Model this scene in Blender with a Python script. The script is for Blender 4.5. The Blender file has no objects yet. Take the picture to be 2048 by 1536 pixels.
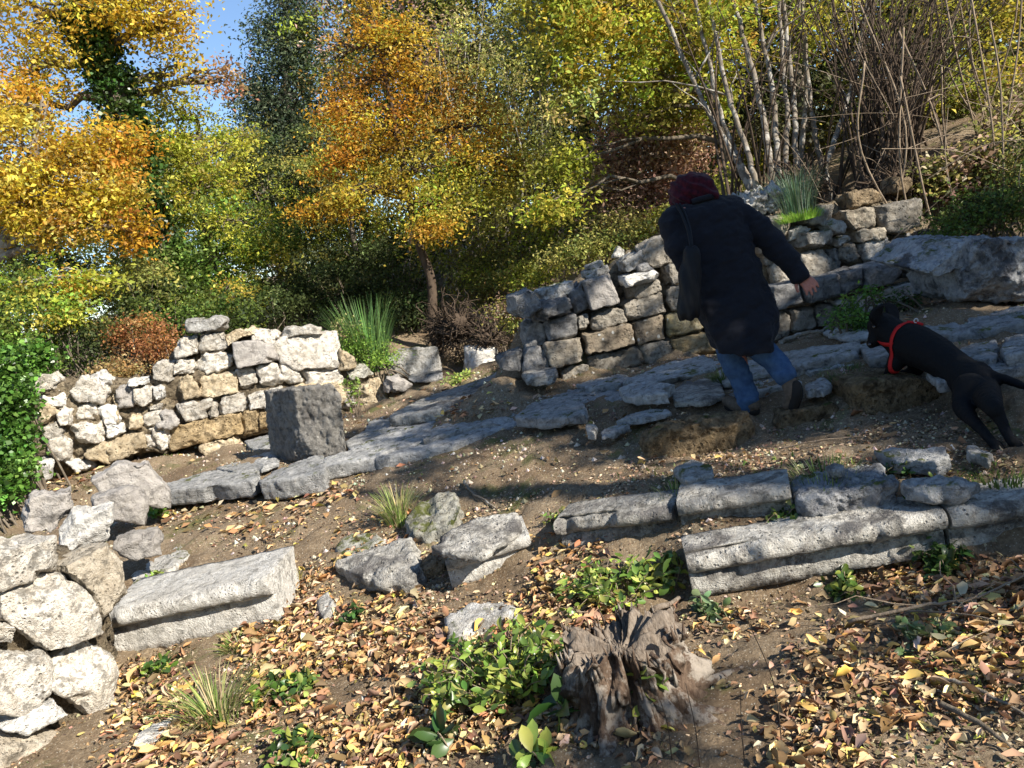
import bpy, bmesh, math, random
import numpy as np
from mathutils import Vector, Matrix
from mathutils.geometry import delaunay_2d_cdt
random.seed(7)
RNG = np.random.default_rng(11)
SC = bpy.context.scene
COL = SC.collection
# ---------------------------------------------------------------- camera
F = 1607.0; ROLL = math.radians(13); PITCH = math.atan(261/1607)
fw = np.array([0, math.cos(PITCH), -math.sin(PITCH)])
_r = np.array([1., 0, 0]); _u = np.array([0, math.sin(PITCH), math.cos(PITCH)])
RT = math.cos(ROLL)*_r - math.sin(ROLL)*_u
UP = math.sin(ROLL)*_r + math.cos(ROLL)*_u
CAM = np.array([0, 0, 1.55])
cd = bpy.data.cameras.new('camera'); cam = bpy.data.objects.new('camera', cd); COL.objects.link(cam)
cam.matrix_world = Matrix(((RT[0], UP[0], -fw[0], 0), (RT[1], UP[1], -fw[1], 0), (RT[2], UP[2], -fw[2], 1.55), (0, 0, 0, 1)))
cd.sensor_width = 36; cd.lens = F/2048*36; cd.clip_end = 1000; cd.clip_start = .05
SC.camera = cam
# ---------------------------------------------------------------- light
SUN_EL = 33; SUN_AZ = 128
w = bpy.data.worlds.new('World'); SC.world = w; w.use_nodes = True
nt = w.node_tree; bg = nt.nodes['Background']; sk = nt.nodes.new('ShaderNodeTexSky')
sk.sky_type = 'NISHITA'; sk.sun_disc = False
sk.sun_elevation = math.radians(SUN_EL); sk.sun_rotation = math.radians(SUN_AZ)
sk.air_density = .9; sk.dust_density = 0; sk.ozone_density = 3
nt.links.new(sk.outputs[0], bg.inputs[0]); bg.inputs[1].default_value = .10
sd = bpy.data.lights.new('sun', 'SUN'); sd.energy = 5; sd.angle = math.radians(.53); sd.color = (1, .93, .82)
so = bpy.data.objects.new('sun', sd); COL.objects.link(so); so.location = (20, -10, 30)
_e = math.radians(SUN_EL); _a = math.radians(SUN_AZ)
SUN = np.array([math.sin(_a)*math.cos(_e), math.cos(_a)*math.cos(_e), math.sin(_e)])
so.rotation_euler = Vector(SUN).to_track_quat('Z', 'Y').to_euler()
SC.view_settings.view_transform = 'Standard'; SC.view_settings.look = 'None'
SC.view_settings.exposure = 1.05; SC.view_settings.gamma = 1; SC.view_settings.use_curve_mapping = False
SC.cycles.max_bounces = 6; SC.cycles.diffuse_bounces = 3; SC.cycles.transmission_bounces = 3; SC.cycles.glossy_bounces = 2
# ---------------------------------------------------------------- picture <-> place
def ray(x, y): return fw + RT*((x-1024)/F) - UP*((y-768)/F)
def atz(x, y, z): d = ray(x, y); return CAM + d*((z-CAM[2])/d[2])
def aty(x, y, Y): d = ray(x, y); return CAM + d*(Y/d[1])
def project(P):
    V = np.atleast_2d(P)-CAM; t = V@fw; t = np.where(t < .05, .05, t)
    return 1024+F*(V@RT)/t, 768-F*(V@UP)/t
def onplane(x, y, p0, n):
    d = ray(x, y); return CAM + d*(((np.array(p0)-CAM)@n)/(d@n))
# ---------------------------------------------------------------- noise
def _h(i, j, k, s):
    a = (i*374761393 + j*668265263 + k*2147483647 + s*1274126177) & 0xffffffff
    a = ((a ^ (a >> 13))*1274126177) & 0xffffffff
    return ((a ^ (a >> 16)) & 0xffff)/32767.5-1
def vnoise(P, s=0):
    P = np.asarray(P, float); I = np.floor(P).astype(np.int64); f = P-I; f = f*f*(3-2*f)
    r = 0
    for a in (0, 1):
        for b in (0, 1):
            for c in (0, 1):
                wt = (f[:, 0] if a else 1-f[:, 0])*(f[:, 1] if b else 1-f[:, 1])*(f[:, 2] if c else 1-f[:, 2])
                r = r + wt*_h(I[:, 0]+a, I[:, 1]+b, I[:, 2]+c, s)
    return r
def fbm(P, s=0, o=4, g=.5):
    P = np.asarray(P, float); r = 0; A = 1
    for q in range(o): r = r+A*vnoise(P*(2**q)+q*7.3, s+q); A *= g
    return r
# ---------------------------------------------------------------- meshes and objects
def mesh_np(name, V, Fc, smooth=True, loc=None):
    """V n x 3, Fc m x k (all faces alike) or a list of such arrays"""
    V = np.asarray(V, np.float32)
    if loc is not None: V = V-np.asarray(loc, np.float32)
    Fs = [np.asarray(a, np.int32) for a in (Fc if isinstance(Fc, list) else [Fc]) if len(a)]
    me = bpy.data.meshes.new(name)
    me.vertices.add(len(V)); me.vertices.foreach_set('co', V.ravel())
    nl = sum(a.size for a in Fs); npoly = sum(len(a) for a in Fs)
    me.loops.add(nl); me.polygons.add(npoly)
    me.loops.foreach_set('vertex_index', np.concatenate([a.ravel() for a in Fs]))
    tot = np.concatenate([np.full(len(a), a.shape[1], np.int32) for a in Fs])
    st = np.concatenate([[0], np.cumsum(tot)[:-1]]).astype(np.int32)
    me.polygons.foreach_set('loop_start', st); me.polygons.foreach_set('loop_total', tot)
    me.polygons.foreach_set('use_smooth', np.full(npoly, smooth))
    me.update(calc_edges=True); return me
def add(name, me, mat=None, parent=None, loc=(0, 0, 0)):
    o = bpy.data.objects.new(name, me); COL.objects.link(o); o.location = tuple(float(a) for a in loc)
    if mat is not None and len(me.materials) == 0: me.materials.append(mat)
    if parent is not None: o.parent = parent
    return o
def tag(o, label, cat, group=None, kind=None):
    if label: o['label'] = label
    if cat: o['category'] = cat
    if group: o['group'] = group
    if kind: o['kind'] = kind
    return o
def empty(name, loc, label, cat, group=None):
    o = bpy.data.objects.new(name, None); COL.objects.link(o); o.location = tuple(float(a) for a in loc)
    o.empty_display_size = .1
    o["kind"] = "thing"; return tag(o, label, cat, group)
def setcol(me, C):
    """per-vertex colour attribute"""
    a = me.color_attributes.new('Col', 'FLOAT_COLOR', 'POINT')
    a.data.foreach_set('color', np.concatenate([C, np.ones((len(C), 1))], 1).astype(np.float32).ravel())
class MB:
    def __init__(s): s.v = []; s.q = []; s.t = []; s.c = []; s.n = 0
    def put(s, V, Q=None, T=None, C=None):
        V = np.asarray(V, float)
        if Q is not None and len(Q): s.q.append(np.asarray(Q)+s.n)
        if T is not None and len(T): s.t.append(np.asarray(T)+s.n)
        s.v.append(V); s.n += len(V)
        if C is not None: s.c.append(np.broadcast_to(np.asarray(C, float), (len(V), 3)))
    def build(s, name, mat, parent=None, smooth=True, loc=None):
        V = np.concatenate(s.v)
        if loc is None: loc = V.mean(0)
        pl = np.array(parent.location) if parent is not None else 0
        me = mesh_np(name, V, [np.concatenate(a) for a in (s.q, s.t) if a], smooth, loc)
        if s.c: setcol(me, np.concatenate(s.c))
        return add(name, me, mat, parent, np.asarray(loc)-pl)
def tube(mb, P, R, n=7, C=None, cap=True):
    P = np.asarray(P, float); R = np.broadcast_to(np.asarray(R, float), (len(P),)); m = len(P)
    T = np.gradient(P, axis=0); T /= np.linalg.norm(T, axis=1)[:, None]+1e-9
    a = np.array([0, 0, 1.]) if abs(T[0][2]) < .9 else np.array([1., 0, 0])
    V = []; N = a-(a@T[0])*T[0]
    for i in range(m):
        N = N-(N@T[i])*T[i]; N /= np.linalg.norm(N)+1e-9; B = np.cross(T[i], N)
        th = np.arange(n)*2*math.pi/n
        V.append(P[i]+R[i]*(np.cos(th)[:, None]*N+np.sin(th)[:, None]*B))
    V = np.concatenate(V); i = np.arange(m-1)[:, None]; j = np.arange(n)[None]
    Q = np.stack([i*n+j, i*n+(j+1) % n, (i+1)*n+(j+1) % n, (i+1)*n+j], -1).reshape(-1, 4)
    T3 = None
    if cap:
        V = np.concatenate([V, P[:1], P[-1:]]); k = np.arange(n)
        T3 = np.concatenate([np.stack([np.full(n, m*n), (k+1) % n, k], 1), np.stack([np.full(n, m*n+1), (m-1)*n+k, (m-1)*n+(k+1) % n], 1)])
    mb.put(V, Q, T3, C)
def curve(P, n=10):
    """smooth path through points"""
    P = np.asarray(P, float)
    if len(P) < 3: return np.array([P[0]+(P[-1]-P[0])*t for t in np.linspace(0, 1, n)])
    Q = np.concatenate([[2*P[0]-P[1]], P, [2*P[-1]-P[-2]]]); out = []
    for i in range(1, len(Q)-2):
        for t in np.linspace(0, 1, n, endpoint=False):
            a, b, c, d = Q[i-1], Q[i], Q[i+1], Q[i+2]
            out.append(.5*(2*b+(c-a)*t+(2*a-5*b+4*c-d)*t*t+(3*b-a-3*c+d)*t**3))
    out.append(P[-1]); return np.array(out)
# ---------------------------------------------------------------- materials
def nodes(m): m.use_nodes = True; return m.node_tree, m.node_tree.nodes['Principled BSDF']
def N(t, ty, **k):
    n = t.nodes.new('ShaderNode'+ty)
    for a, b in k.items():
        if a.startswith('i_'): n.inputs[a[2:].replace('_', ' ')].default_value = b
        else: setattr(n, a, b)
    return n
def ramp(t, src, pts):
    r = N(t, 'ValToRGB'); e = r.color_ramp.elements
    while len(e) < len(pts): e.new(.5)
    for k, (p, c) in enumerate(pts):
        e[k].position = p; e[k].color = (*c, 1) if hasattr(c, '__len__') else (c, c, c, 1)
    t.links.new(src, r.inputs[0]); return r.outputs[0]
def noise(t, co, scale, detail=6, rough=.6, dist=0):
    n = N(t, 'TexNoise'); n.inputs['Scale'].default_value = scale; n.inputs['Detail'].default_value = detail
    n.inputs['Roughness'].default_value = rough; n.inputs['Distortion'].default_value = dist
    t.links.new(co, n.inputs['Vector']); return n.outputs['Fac']
def mix(t, fac, a, b, mode='MIX'):
    m = N(t, 'Mix', data_type='RGBA', blend_type=mode)
    for s, v in ((m.inputs[0], fac), (m.inputs[6], a), (m.inputs[7], b)):
        if hasattr(v, 'is_linked') or hasattr(v, 'links'): t.links.new(v, s)
        elif isinstance(v, (int, float)): s.default_value = v
        else: s.default_value = (*v, 1)
    return m.outputs[2]
def stone_mat(name, c1, c2, c3, pits=.5, lichen=None, lich=.62, lsize=7, moss=0, dark=None, bump=.6, pitscale=38, strata=0):
    m = bpy.data.materials.new(name); t, b = nodes(m); L = t.links.new
    g = N(t, 'NewGeometry').outputs['Position']
    oi = N(t, 'ObjectInfo').outputs['Random']
    n1 = noise(t, g, 5, 8, .65); n2 = noise(t, g, 26, 6, .7); n3 = noise(t, g, 130, 4, .6)
    c = mix(t, ramp(t, n1, [(.36, 0), (.62, 1)]), c1, c2)
    c = mix(t, ramp(t, n2, [(.42, 0), (.7, 1)]), c, c3)
    v = N(t, 'TexVoronoi'); v.inputs['Scale'].default_value = pitscale; L(g, v.inputs['Vector'])
    vm = N(t, 'TexVoronoi'); vm.inputs['Scale'].default_value = pitscale*2.7; L(g, vm.inputs['Vector'])
    gate = ramp(t, noise(t, g, 9, 3), [(.45, 0), (.6, 1)])
    pit = mix(t, gate, (1, 1, 1), ramp(t, v.outputs['Distance'], [(.16, 0), (.34, 1)]))
    pit2 = ramp(t, vm.outputs['Distance'], [(.1, 0), (.3, 1)])
    dk = tuple(a*.35 for a in c1)
    c = mix(t, pits, c, mix(t, pit, dk, c), 'MIX')
    crn = noise(t, g, 15, 9, .78, .3); crv = ramp(t, crn, [(.34, 0), (.47, 1)])
    c = mix(t, crv, tuple(a*.42 for a in c1), c)
    hv = N(t, 'HueSaturation'); L(c, hv.inputs['Color'])
    mr = N(t, 'MapRange'); mr.inputs[3].default_value = .78; mr.inputs[4].default_value = 1.18; L(oi, mr.inputs[0]); L(mr.outputs[0], hv.inputs['Value'])
    c = hv.outputs[0]
    if dark:
        c = mix(t, ramp(t, noise(t, g, 3.3, 9, .75, .4), [(.5, 0), (.6, 1)]), c, dark)
    if lichen:
        lv = N(t, 'TexVoronoi'); lv.inputs['Scale'].default_value = lsize; L(g, lv.inputs['Vector'])
        add_ = N(t, 'Math', operation='ADD'); L(lv.outputs['Distance'], add_.inputs[0])
        s_ = N(t, 'Math', operation='MULTIPLY'); L(noise(t, g, 40, 4), s_.inputs[0]); s_.inputs[1].default_value = .35; L(s_.outputs[0], add_.inputs[1])
        c = mix(t, ramp(t, add_.outputs[0], [(lich-.3, 1), (lich-.26, 0)]), c, lichen)
    if moss:
        nz = N(t, 'SeparateXYZ'); L(N(t, 'NewGeometry').outputs['Normal'], nz.inputs[0])
        mm = N(t, 'Math', operation='MULTIPLY'); L(ramp(t, nz.outputs[2], [(.55, 0), (.9, 1)]), mm.inputs[0])
        L(ramp(t, noise(t, g, 7, 6, .7), [(.62-moss*.25, 0), (.68-moss*.2, 1)]), mm.inputs[1])
        c = mix(t, mm.outputs[0], c, (.09, .10, .025))
    L(c, b.inputs['Base Color']); b.inputs['Roughness'].default_value = .93
    b.inputs['Specular IOR Level'].default_value = .18
    hsum = N(t, 'Math', operation='ADD'); L(n2, hsum.inputs[0])
    m2 = N(t, 'Math', operation='MULTIPLY_ADD'); L(n3, m2.inputs[0]); m2.inputs[1].default_value = .45; L(hsum.outputs[0], m2.inputs[2])
    pk = N(t, 'Math', operation='MULTIPLY_ADD'); L(pit, pk.inputs[0]); pk.inputs[1].default_value = pits*1.3; L(m2.outputs[0], pk.inputs[2])
    pj = N(t, 'Math', operation='MULTIPLY_ADD'); L(pit2, pj.inputs[0]); pj.inputs[1].default_value = pits*.5; L(pk.outputs[0], pj.inputs[2])
    L(n1, hsum.inputs[1])
    pq = N(t, 'Math', operation='MULTIPLY_ADD'); L(crv, pq.inputs[0]); pq.inputs[1].default_value = .7*(.3+pits); L(pj.outputs[0], pq.inputs[2]); pj = pq
    if strata:
        sp = N(t, 'Mapping'); sp.inputs['Scale'].default_value = (3, 3, 40); L(g, sp.inputs[0])
        st = N(t, 'Math', operation='MULTIPLY_ADD'); L(noise(t, sp.outputs[0], 1.2, 5), st.inputs[0]); st.inputs[1].default_value = strata; L(pj.outputs[0], st.inputs[2]); pj = st
    bp = N(t, 'Bump'); bp.inputs['Strength'].default_value = min(1, bump*1.3); bp.inputs['Distance'].default_value = .026
    L(pj.outputs[0], bp.inputs['Height']); L(bp.outputs[0], b.inputs['Normal'])
    return m
def leaf_mat(name, tr=.5, rough=.55, spec=.3):
    m = bpy.data.materials.new(name); t, b = nodes(m); L = t.links.new
    a = N(t, 'Attribute', attribute_name='Col').outputs['Color']
    L(a, b.inputs['Base Color']); b.inputs['Roughness'].default_value = rough; b.inputs['Specular IOR Level'].default_value = spec
    tl = N(t, 'BsdfTranslucent'); L(a, tl.inputs[0]); mx = N(t, 'MixShader'); mx.inputs[0].default_value = tr
    L(b.outputs[0], mx.inputs[1]); L(tl.outputs[0], mx.inputs[2]); L(mx.outputs[0], t.nodes['Material Output'].inputs[0]); return m
def bark_mat(name, c1, c2, sc=14, white=None):
    m = bpy.data.materials.new(name); t, b = nodes(m); L = t.links.new
    g = N(t, 'NewGeometry').outputs['Position']; mp = N(t, 'Mapping'); mp.inputs['Scale'].default_value = (1, 1, .25); L(g, mp.inputs[0])
    n = noise(t, mp.outputs[0], sc*2, 7, .7); c = mix(t, ramp(t, n, [(.35, 0), (.65, 1)]), c1, c2)
    if white: c = mix(t, ramp(t, noise(t, g, 9, 5, .7), [(.5, 0), (.58, 1)]), c, white)
    L(c, b.inputs['Base Color']); b.inputs['Roughness'].default_value = .95; b.inputs['Specular IOR Level'].default_value = .15
    bp = N(t, 'Bump'); bp.inputs['Strength'].default_value = .8; bp.inputs['Distance'].default_value = .02; L(n, bp.inputs['Height']); L(bp.outputs[0], b.inputs['Normal']); return m
def plain_mat(name, c, rough=.8, c2=None, sc=60, spec=.2, bump=.2, sheen=0):
    m = bpy.data.materials.new(name); t, b = nodes(m); L = t.links.new
    g = N(t, 'NewGeometry').outputs['Position']; n = noise(t, g, sc, 5, .6)
    L(mix(t, ramp(t, n, [(.3, 0), (.7, 1)]), c, c2 or tuple(a*.7 for a in c)), b.inputs['Base Color'])
    b.inputs['Roughness'].default_value = rough; b.inputs['Specular IOR Level'].default_value = spec
    if sheen: b.inputs['Sheen Weight'].default_value = sheen
    bp = N(t, 'Bump'); bp.inputs['Strength'].default_value = bump; bp.inputs['Distance'].default_value = .005; L(n, bp.inputs['Height']); L(bp.outputs[0], b.inputs['Normal']); return m
M = {}
M['tan'] = stone_mat('tan_tufa', (.50, .40, .26), (.62, .53, .38), (.34, .26, .16), .6, pitscale=36)
M['cream'] = stone_mat('cream_tufa', (.56, .51, .43), (.66, .63, .57), (.38, .33, .26), .7, pitscale=48)
M['white'] = stone_mat('whitewashed_stone', (.74, .72, .68), (.62, .60, .55), (.48, .45, .40), .45, pitscale=60)
M['brown'] = stone_mat('brown_tufa', (.27, .20, .12), (.36, .28, .18), (.14, .10, .06), .8, pitscale=40, bump=.9)
M['grey'] = stone_mat('smooth_grey_stone', (.36, .33, .30), (.29, .27, .25), (.44, .41, .37), .2, pitscale=44)
M['dgrey'] = stone_mat('dark_grey_block', (.26, .255, .25), (.17, .165, .16), (.34, .33, .31), .3, pitscale=26, dark=(.07, .068, .066))
M['spot'] = stone_mat('lichen_spotted_block', (.25, .20, .14), (.31, .26, .19), (.15, .12, .09), .6, lichen=(.60, .60, .56), lich=.60, lsize=11)
M['orange'] = stone_mat('orange_lichen_block', (.33, .27, .12), (.36, .32, .22), (.20, .16, .10), .4, lichen=(.62, .60, .52), lich=.58, lsize=10)
M['wallgrey'] = stone_mat('grey_brown_tufa', (.30, .27, .22), (.38, .35, .30), (.20, .17, .13), .7, pitscale=34)
M['slab'] = stone_mat('weathered_limestone_slab', (.37, .37, .36), (.48, .47, .45), (.22, .22, .21), .35, pitscale=50, strata=.9, moss=.25)
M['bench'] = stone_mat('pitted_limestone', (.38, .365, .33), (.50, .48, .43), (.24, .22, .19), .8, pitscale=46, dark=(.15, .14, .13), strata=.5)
M['benchlit'] = stone_mat('pale_sunlit_limestone', (.62, .59, .53), (.72, .70, .65), (.46, .43, .38), .4, pitscale=60)  # pale stone; on the sunny seats the sunlight is put into the colour
M['lump'] = stone_mat('pale_lichen_rock', (.40, .38, .34), (.55, .54, .51), (.25, .23, .20), .5, pitscale=30, moss=.4)
M['mossy'] = stone_mat('mossy_rock', (.34, .33, .28), (.45, .44, .38), (.22, .20, .15), .5, moss=.55)
M['mound'] = stone_mat('earthy_tufa', (.24, .17, .09), (.30, .22, .13), (.11, .08, .045), .8, moss=.25, bump=1, pitscale=30)
M['rock'] = stone_mat('blue_grey_boulder', (.34, .35, .36), (.22, .22, .23), (.45, .45, .44), .3, dark=(.10, .10, .105), moss=.3)
M['core'] = stone_mat('rubble_and_earth', (.20, .155, .10), (.30, .25, .17), (.10, .075, .05), .8, bump=1, pitscale=26)
M['leaf'] = leaf_mat('leaf'); M['litter'] = leaf_mat('dry_leaf', .08, .7, .25); M['grassm'] = leaf_mat('grass_blade', .4, .5, .3)
M['glossy'] = leaf_mat('leathery_leaf', .3, .35, .5)
M['bark'] = bark_mat('grey_bark', (.20, .17, .13), (.09, .07, .05)); M['palebark'] = bark_mat('mottled_bark', (.25, .215, .17), (.13, .105, .08), white=(.36, .34, .30))
M['redbark'] = bark_mat('dark_reddish_bark', (.115, .085, .06), (.05, .035, .026)); M['twig'] = bark_mat('dry_twig', (.33, .26, .19), (.20, .15, .10))
M['stump'] = bark_mat('rotten_wood', (.17, .12, .085), (.06, .038, .026), 26, white=(.30, .26, .215)); M['cut'] = bark_mat('weathered_wood', (.30, .25, .20), (.15, .115, .085), 34)
class Plane:
    def __init__(s, p, d, lean=0):
        d = np.array([d[0], d[1], 0.]); d /= np.linalg.norm(d); s.p = np.array([p[0], p[1], .4]); s.n = np.array([-d[1], d[0], -lean]); s.n /= np.linalg.norm(s.n); s.d = d
        if s.n[1] < 0: s.n = -s.n
    def pts(s, px, off=0): return [onplane(x, y, s.p-s.n*off, s.n) for x, y in px]
PA = Plane((-3.4, 7.6), (.97, .25)); PB = Plane((1.5, 6.45), (1, .06)); PD = Plane((2.3, 6.1), (1, .02)); PC = Plane((-2.1, 3.25), (.63, .78), .0)
PR = Plane((3.2, 5.1), (1, .0))
# ---------------------------------------------------------------- ground
ctrl = [(0,1536,0),(500,1536,0),(1024,1536,-.02),(1500,1536,0),(2048,1536,0),(400,1400,0),(700,1300,.01),(1000,1350,0),(1400,1350,.0),(1700,1350,.02),(2048,1260,.04),
 (1300,1205,-.01),(1390,1212,-.03),(1600,1178,-.03),(1840,1138,-.03),(2048,1120,-.02),(1500,1192,-.03),(1720,1158,-.03),(1390,1198,-.03),(1600,1163,-.03),(1840,1122,-.03),(1440,1075,.2),(1600,1050,.2),(1850,1000,.22),(2100,960,.22),
 (1250,1150,.08),(1150,1120,.1),(760,1200,.02),(960,1185,.04),(600,1180,.06),(1100,1090,.13),
 (1250,985,.30),(1400,950,.29),(1700,945,.29),(2048,930,.29),(1150,1010,.24),(1000,950,.28),(800,980,.23),(600,1010,.2),(450,1050,.18),(360,1080,.15),(1100,1040,.21),(900,1060,.15),(1300,915,.27),(1550,905,.255),(1420,915,.26),(1740,900,.26),
 (480,1120,.1),(350,1170,.1),(250,1320,0),(580,1255,0),(330,1000,.22),(500,1000,.2),(640,990,.23),(340,960,.335),(560,922,.335),(700,900,.34),(850,865,.35),(1000,850,.34),(1150,815,.37),
 (500,880,.36),(700,850,.36),(1000,790,.40),(1300,740,.43),(1600,690,.45),(1200,830,.36),(1350,800,.39),(1520,800,.37),(1640,900,.26),(1640,760,.41),(1800,680,.46),(1950,650,.5),
 (340,915,.39),(780,800,.4),(210,940,.37),(60,990,.33),(900,772,.41),(1000,752,.42),(1000,765,.42),(1900,850,.26),(2048,850,.27),(2048,760,.42),(200,1010,.26),(60,1060,.24),(1870,870,.26),(1690,665,.47),(1860,612,.5),(1760,640,.49),(1870,700,.47)]
CW = [atz(*c) for c in ctrl]
CW += [np.array(p, float) for p in [(-2.6,3.4,.1),(-4,3,.3),(-5,5,.4),(-8,4,.5),(-3,1,.0),(3,1,.1),(0,0,-.02),(-3,-3,0),(3,-3,.1),(2.6,2,.1),(4,3,.35),(6,2,.8),(5,4.2,.7),(8,0,1.2),(-7,8,.5),
 (-3.6,8.3,.55),(-5.4,8,.5),(-2.4,8.7,.6),(.1,8.2,.55),(4.6,7.2,1.6),(4.9,5.8,.9),(4.6,5.0,.5),(6,5.0,1.3),(7,5,2.),
 (-9,12,.7),(-4,12,.8),(-1,11,.9),(1,10,1.2),(3,9,1.6),(6,8.5,1.9),(10,6,2.6),(-14,20,1),(-4,20,1.3),(4,18,2.0),(10,16,3),(18,10,4.5),
 (-40,30,2),(-10,45,3),(10,45,4),(40,30,7),(-90,60,3),(0,95,5),(90,60,9),(-90,-40,0),(90,-40,8),(0,-60,0),(20,-10,4),(-20,0,.6)]]
CW += [PB.pts([q], .08)[0] for q in [(1000,745),(1060,782),(1120,772),(1180,760),(1290,737),(1360,722),(1430,710)]]
CW += [PB.pts([q], -.1)[0] for q in [(1000,742),(1100,760),(1290,733),(1430,708),(1540,695)]]
CW += [PD.pts([q], .08)[0] for q in [(1550,694),(1640,660),(1694,644),(1790,622),(1872,596)]]
CW += [PD.pts([q], -.2)[0]-[0, 0, .1] for q in [(1550,694),(1640,660),(1694,644),(1872,596)]]
CW += [PB.pts([q], -.5)[0] for q in [(1040,640),(1160,590),(1290,520),(1420,480),(1540,450),(1660,435),(1760,425),(1840,420),(1900,465)]]
CW += [PA.pts([q], .1)[0] for q in [(60,978),(150,950),(250,920),(345,906),(400,915),(490,897),(640,842),(775,818)]]
CW += [PA.pts([q], -.2)[0]-[0, 0, .05] for q in [(60,975),(150,950),(250,915),(345,902),(480,872),(640,840),(775,818)]]
CW += [PR.pts([q], .15)[0] for q in [(1880,610),(1960,612),(2100,615)]]+[PR.pts([q], -.5)[0] for q in [(1880,600),(1960,600),(2100,600)]]
PG = Plane((-1.0, 8.5), (1, .05)); PG2 = Plane((-.2, 8.9), (1, .05))
CW += [PG.pts([q], o_)[0] for q in [(770,758),(884,757),(915,756)] for o_ in (.12, -.1)]+[PG2.pts([q], o_)[0] for q in [(925,752),(965,746),(1003,738)] for o_ in (.12, -.1)]+[PG2.pts([q], -.6)[0] for q in [(930,720),(1000,705)]]
PMo = Plane((1.0, 4.25), (1, -.1)); PDb = Plane((2.0, 4.1), (1, -.05)); PMs = Plane((1.6, 4.3), (1, -.05))
CW += [PMo.pts([q], .05)[0] for q in [(1290,925),(1420,914),(1524,900)]]+[PDb.pts([q], .06)[0] for q in [(1735,852),(1850,830),(1898,820)]]+[PMs.pts([q], .05)[0] for q in [(1570,864),(1640,862)]]
CW = np.array(CW)
_o = delaunay_2d_cdt([Vector(p[:2]) for p in CW], [], [], 0, 1e-4)
_tv = np.array([list(v) for v in _o[0]]); _ids = _o[3]; _z = np.array([CW[i[0]][2] for i in _ids]); _tri = np.array([f for f in _o[2]])
def _interp(X, Y):
    Z = np.zeros(X.shape); 
    for a, b, c in _tri:
        A, B, Cc = _tv[a], _tv[b], _tv[c]
        d = (B[0]-A[0])*(Cc[1]-A[1])-(Cc[0]-A[0])*(B[1]-A[1])
        if abs(d) < 1e-9: continue
        u = ((X-A[0])*(Cc[1]-A[1])-(Cc[0]-A[0])*(Y-A[1]))/d; v = ((B[0]-A[0])*(Y-A[1])-(X-A[0])*(B[1]-A[1]))/d
        m = (u >= -1e-6) & (v >= -1e-6) & (u+v <= 1+1e-6)
        Z[m] = (_z[a]+u*(_z[b]-_z[a])+v*(_z[c]-_z[a]))[m]
    return Z
GX0, GY0, GS = -9., -1., .07
_gx, _gy = np.meshgrid(GX0+np.arange(258)*GS, GY0+np.arange(216)*GS)
HG = _interp(_gx, _gy)
for _ in range(2):
    HG[1:-1, 1:-1] = (HG[1:-1, 1:-1]*2+HG[:-2, 1:-1]+HG[2:, 1:-1]+HG[1:-1, :-2]+HG[1:-1, 2:])/6
def Hs(X, Y):
    X = np.asarray(X, float); Y = np.asarray(Y, float)
    fx = np.clip((X-GX0)/GS, 0, 256.999); fy = np.clip((Y-GY0)/GS, 0, 214.999); i = fx.astype(int); j = fy.astype(int); u = fx-i; v = fy-j
    h = HG[j, i]*(1-u)*(1-v)+HG[j, i+1]*u*(1-v)+HG[j+1, i]*(1-u)*v+HG[j+1, i+1]*u*v
    out = (X < GX0) | (X > GX0+256.9*GS) | (Y < GY0) | (Y > GY0+214.9*GS)
    if np.any(out): h = np.where(out, _interp(np.atleast_1d(X), np.atleast_1d(Y)).reshape(np.shape(h)), h)
    P = np.stack([X.ravel(), Y.ravel(), X.ravel()*0], 1)
    return h+(.022*fbm(P*2.2, 3, 3)+.012*fbm(P*9, 5, 3)).reshape(X.shape)
def hit(x, y):
    """where the ray through a picture point meets the ground"""
    d = ray(x, y); t = np.linspace(1.2, 40, 3000); P = CAM+d*t[:, None]; below = P[:, 2] < Hs(P[:, 0], P[:, 1])
    i = int(np.argmax(below)) if below.any() else len(t)-1
    return P[i]
def axis(segs):
    out = [segs[0][0]]
    for a, b, s in segs: n = max(1, round((b-a)/s)); out += list(a+(b-a)*np.arange(1, n+1)/n)
    return np.array(out)
ax_ = axis([(-90, -20, 10), (-20, -9, 1), (-9, -4, .1), (-4, 3.6, .028), (3.6, 9, .09), (9, 20, 1), (20, 90, 10)])
ay_ = axis([(-40, 0, 4), (0, 1.6, .1), (1.6, 5, .026), (5, 9.5, .045), (9.5, 14, .15), (14, 30, 1), (30, 95, 6)])
X, Y = np.meshgrid(ax_, ay_); Z = Hs(X, Y)
nf = (np.abs(X) < 5) & (Y < 10)
P = np.stack([X.ravel(), Y.ravel(), 0*X.ravel()], 1); Z += np.where(nf, (.009*fbm(P*[30, 30, 1], 9, 4, .6)+.022*np.clip(fbm(P*[8, 8, 1], 19, 4, .6)-.1, 0, 1)-.01*np.clip(fbm(P*[5, 5, 1], 23, 3)-.2, 0, 1)).reshape(X.shape), 0)
ny, nx = X.shape; i = np.arange(ny-1)[:, None]; j = np.arange(nx-1)[None]
Q = np.stack([i*nx+j, i*nx+j+1, (i+1)*nx+j+1, (i+1)*nx+j], -1).reshape(-1, 4)
me = mesh_np('ground', np.stack([X.ravel(), Y.ravel(), Z.ravel()], 1), Q)
m = bpy.data.materials.new('earth_and_gravel'); t, b = nodes(m); L = t.links.new
g = N(t, 'NewGeometry').outputs['Position']
c = mix(t, ramp(t, noise(t, g, 1.6, 8, .65), [(.38, 0), (.62, 1)]), (.22, .155, .095), (.36, .28, .185))
c = mix(t, ramp(t, noise(t, g, 60, 6, .75), [(.35, 0), (.75, 1)]), c, (.10, .07, .045))
vv = N(t, 'TexVoronoi'); vv.inputs['Scale'].default_value = 75; L(g, vv.inputs['Vector'])
c = mix(t, ramp(t, vv.outputs['Distance'], [(.14, 1), (.24, 0)]), c, (.42, .37, .29))
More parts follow.
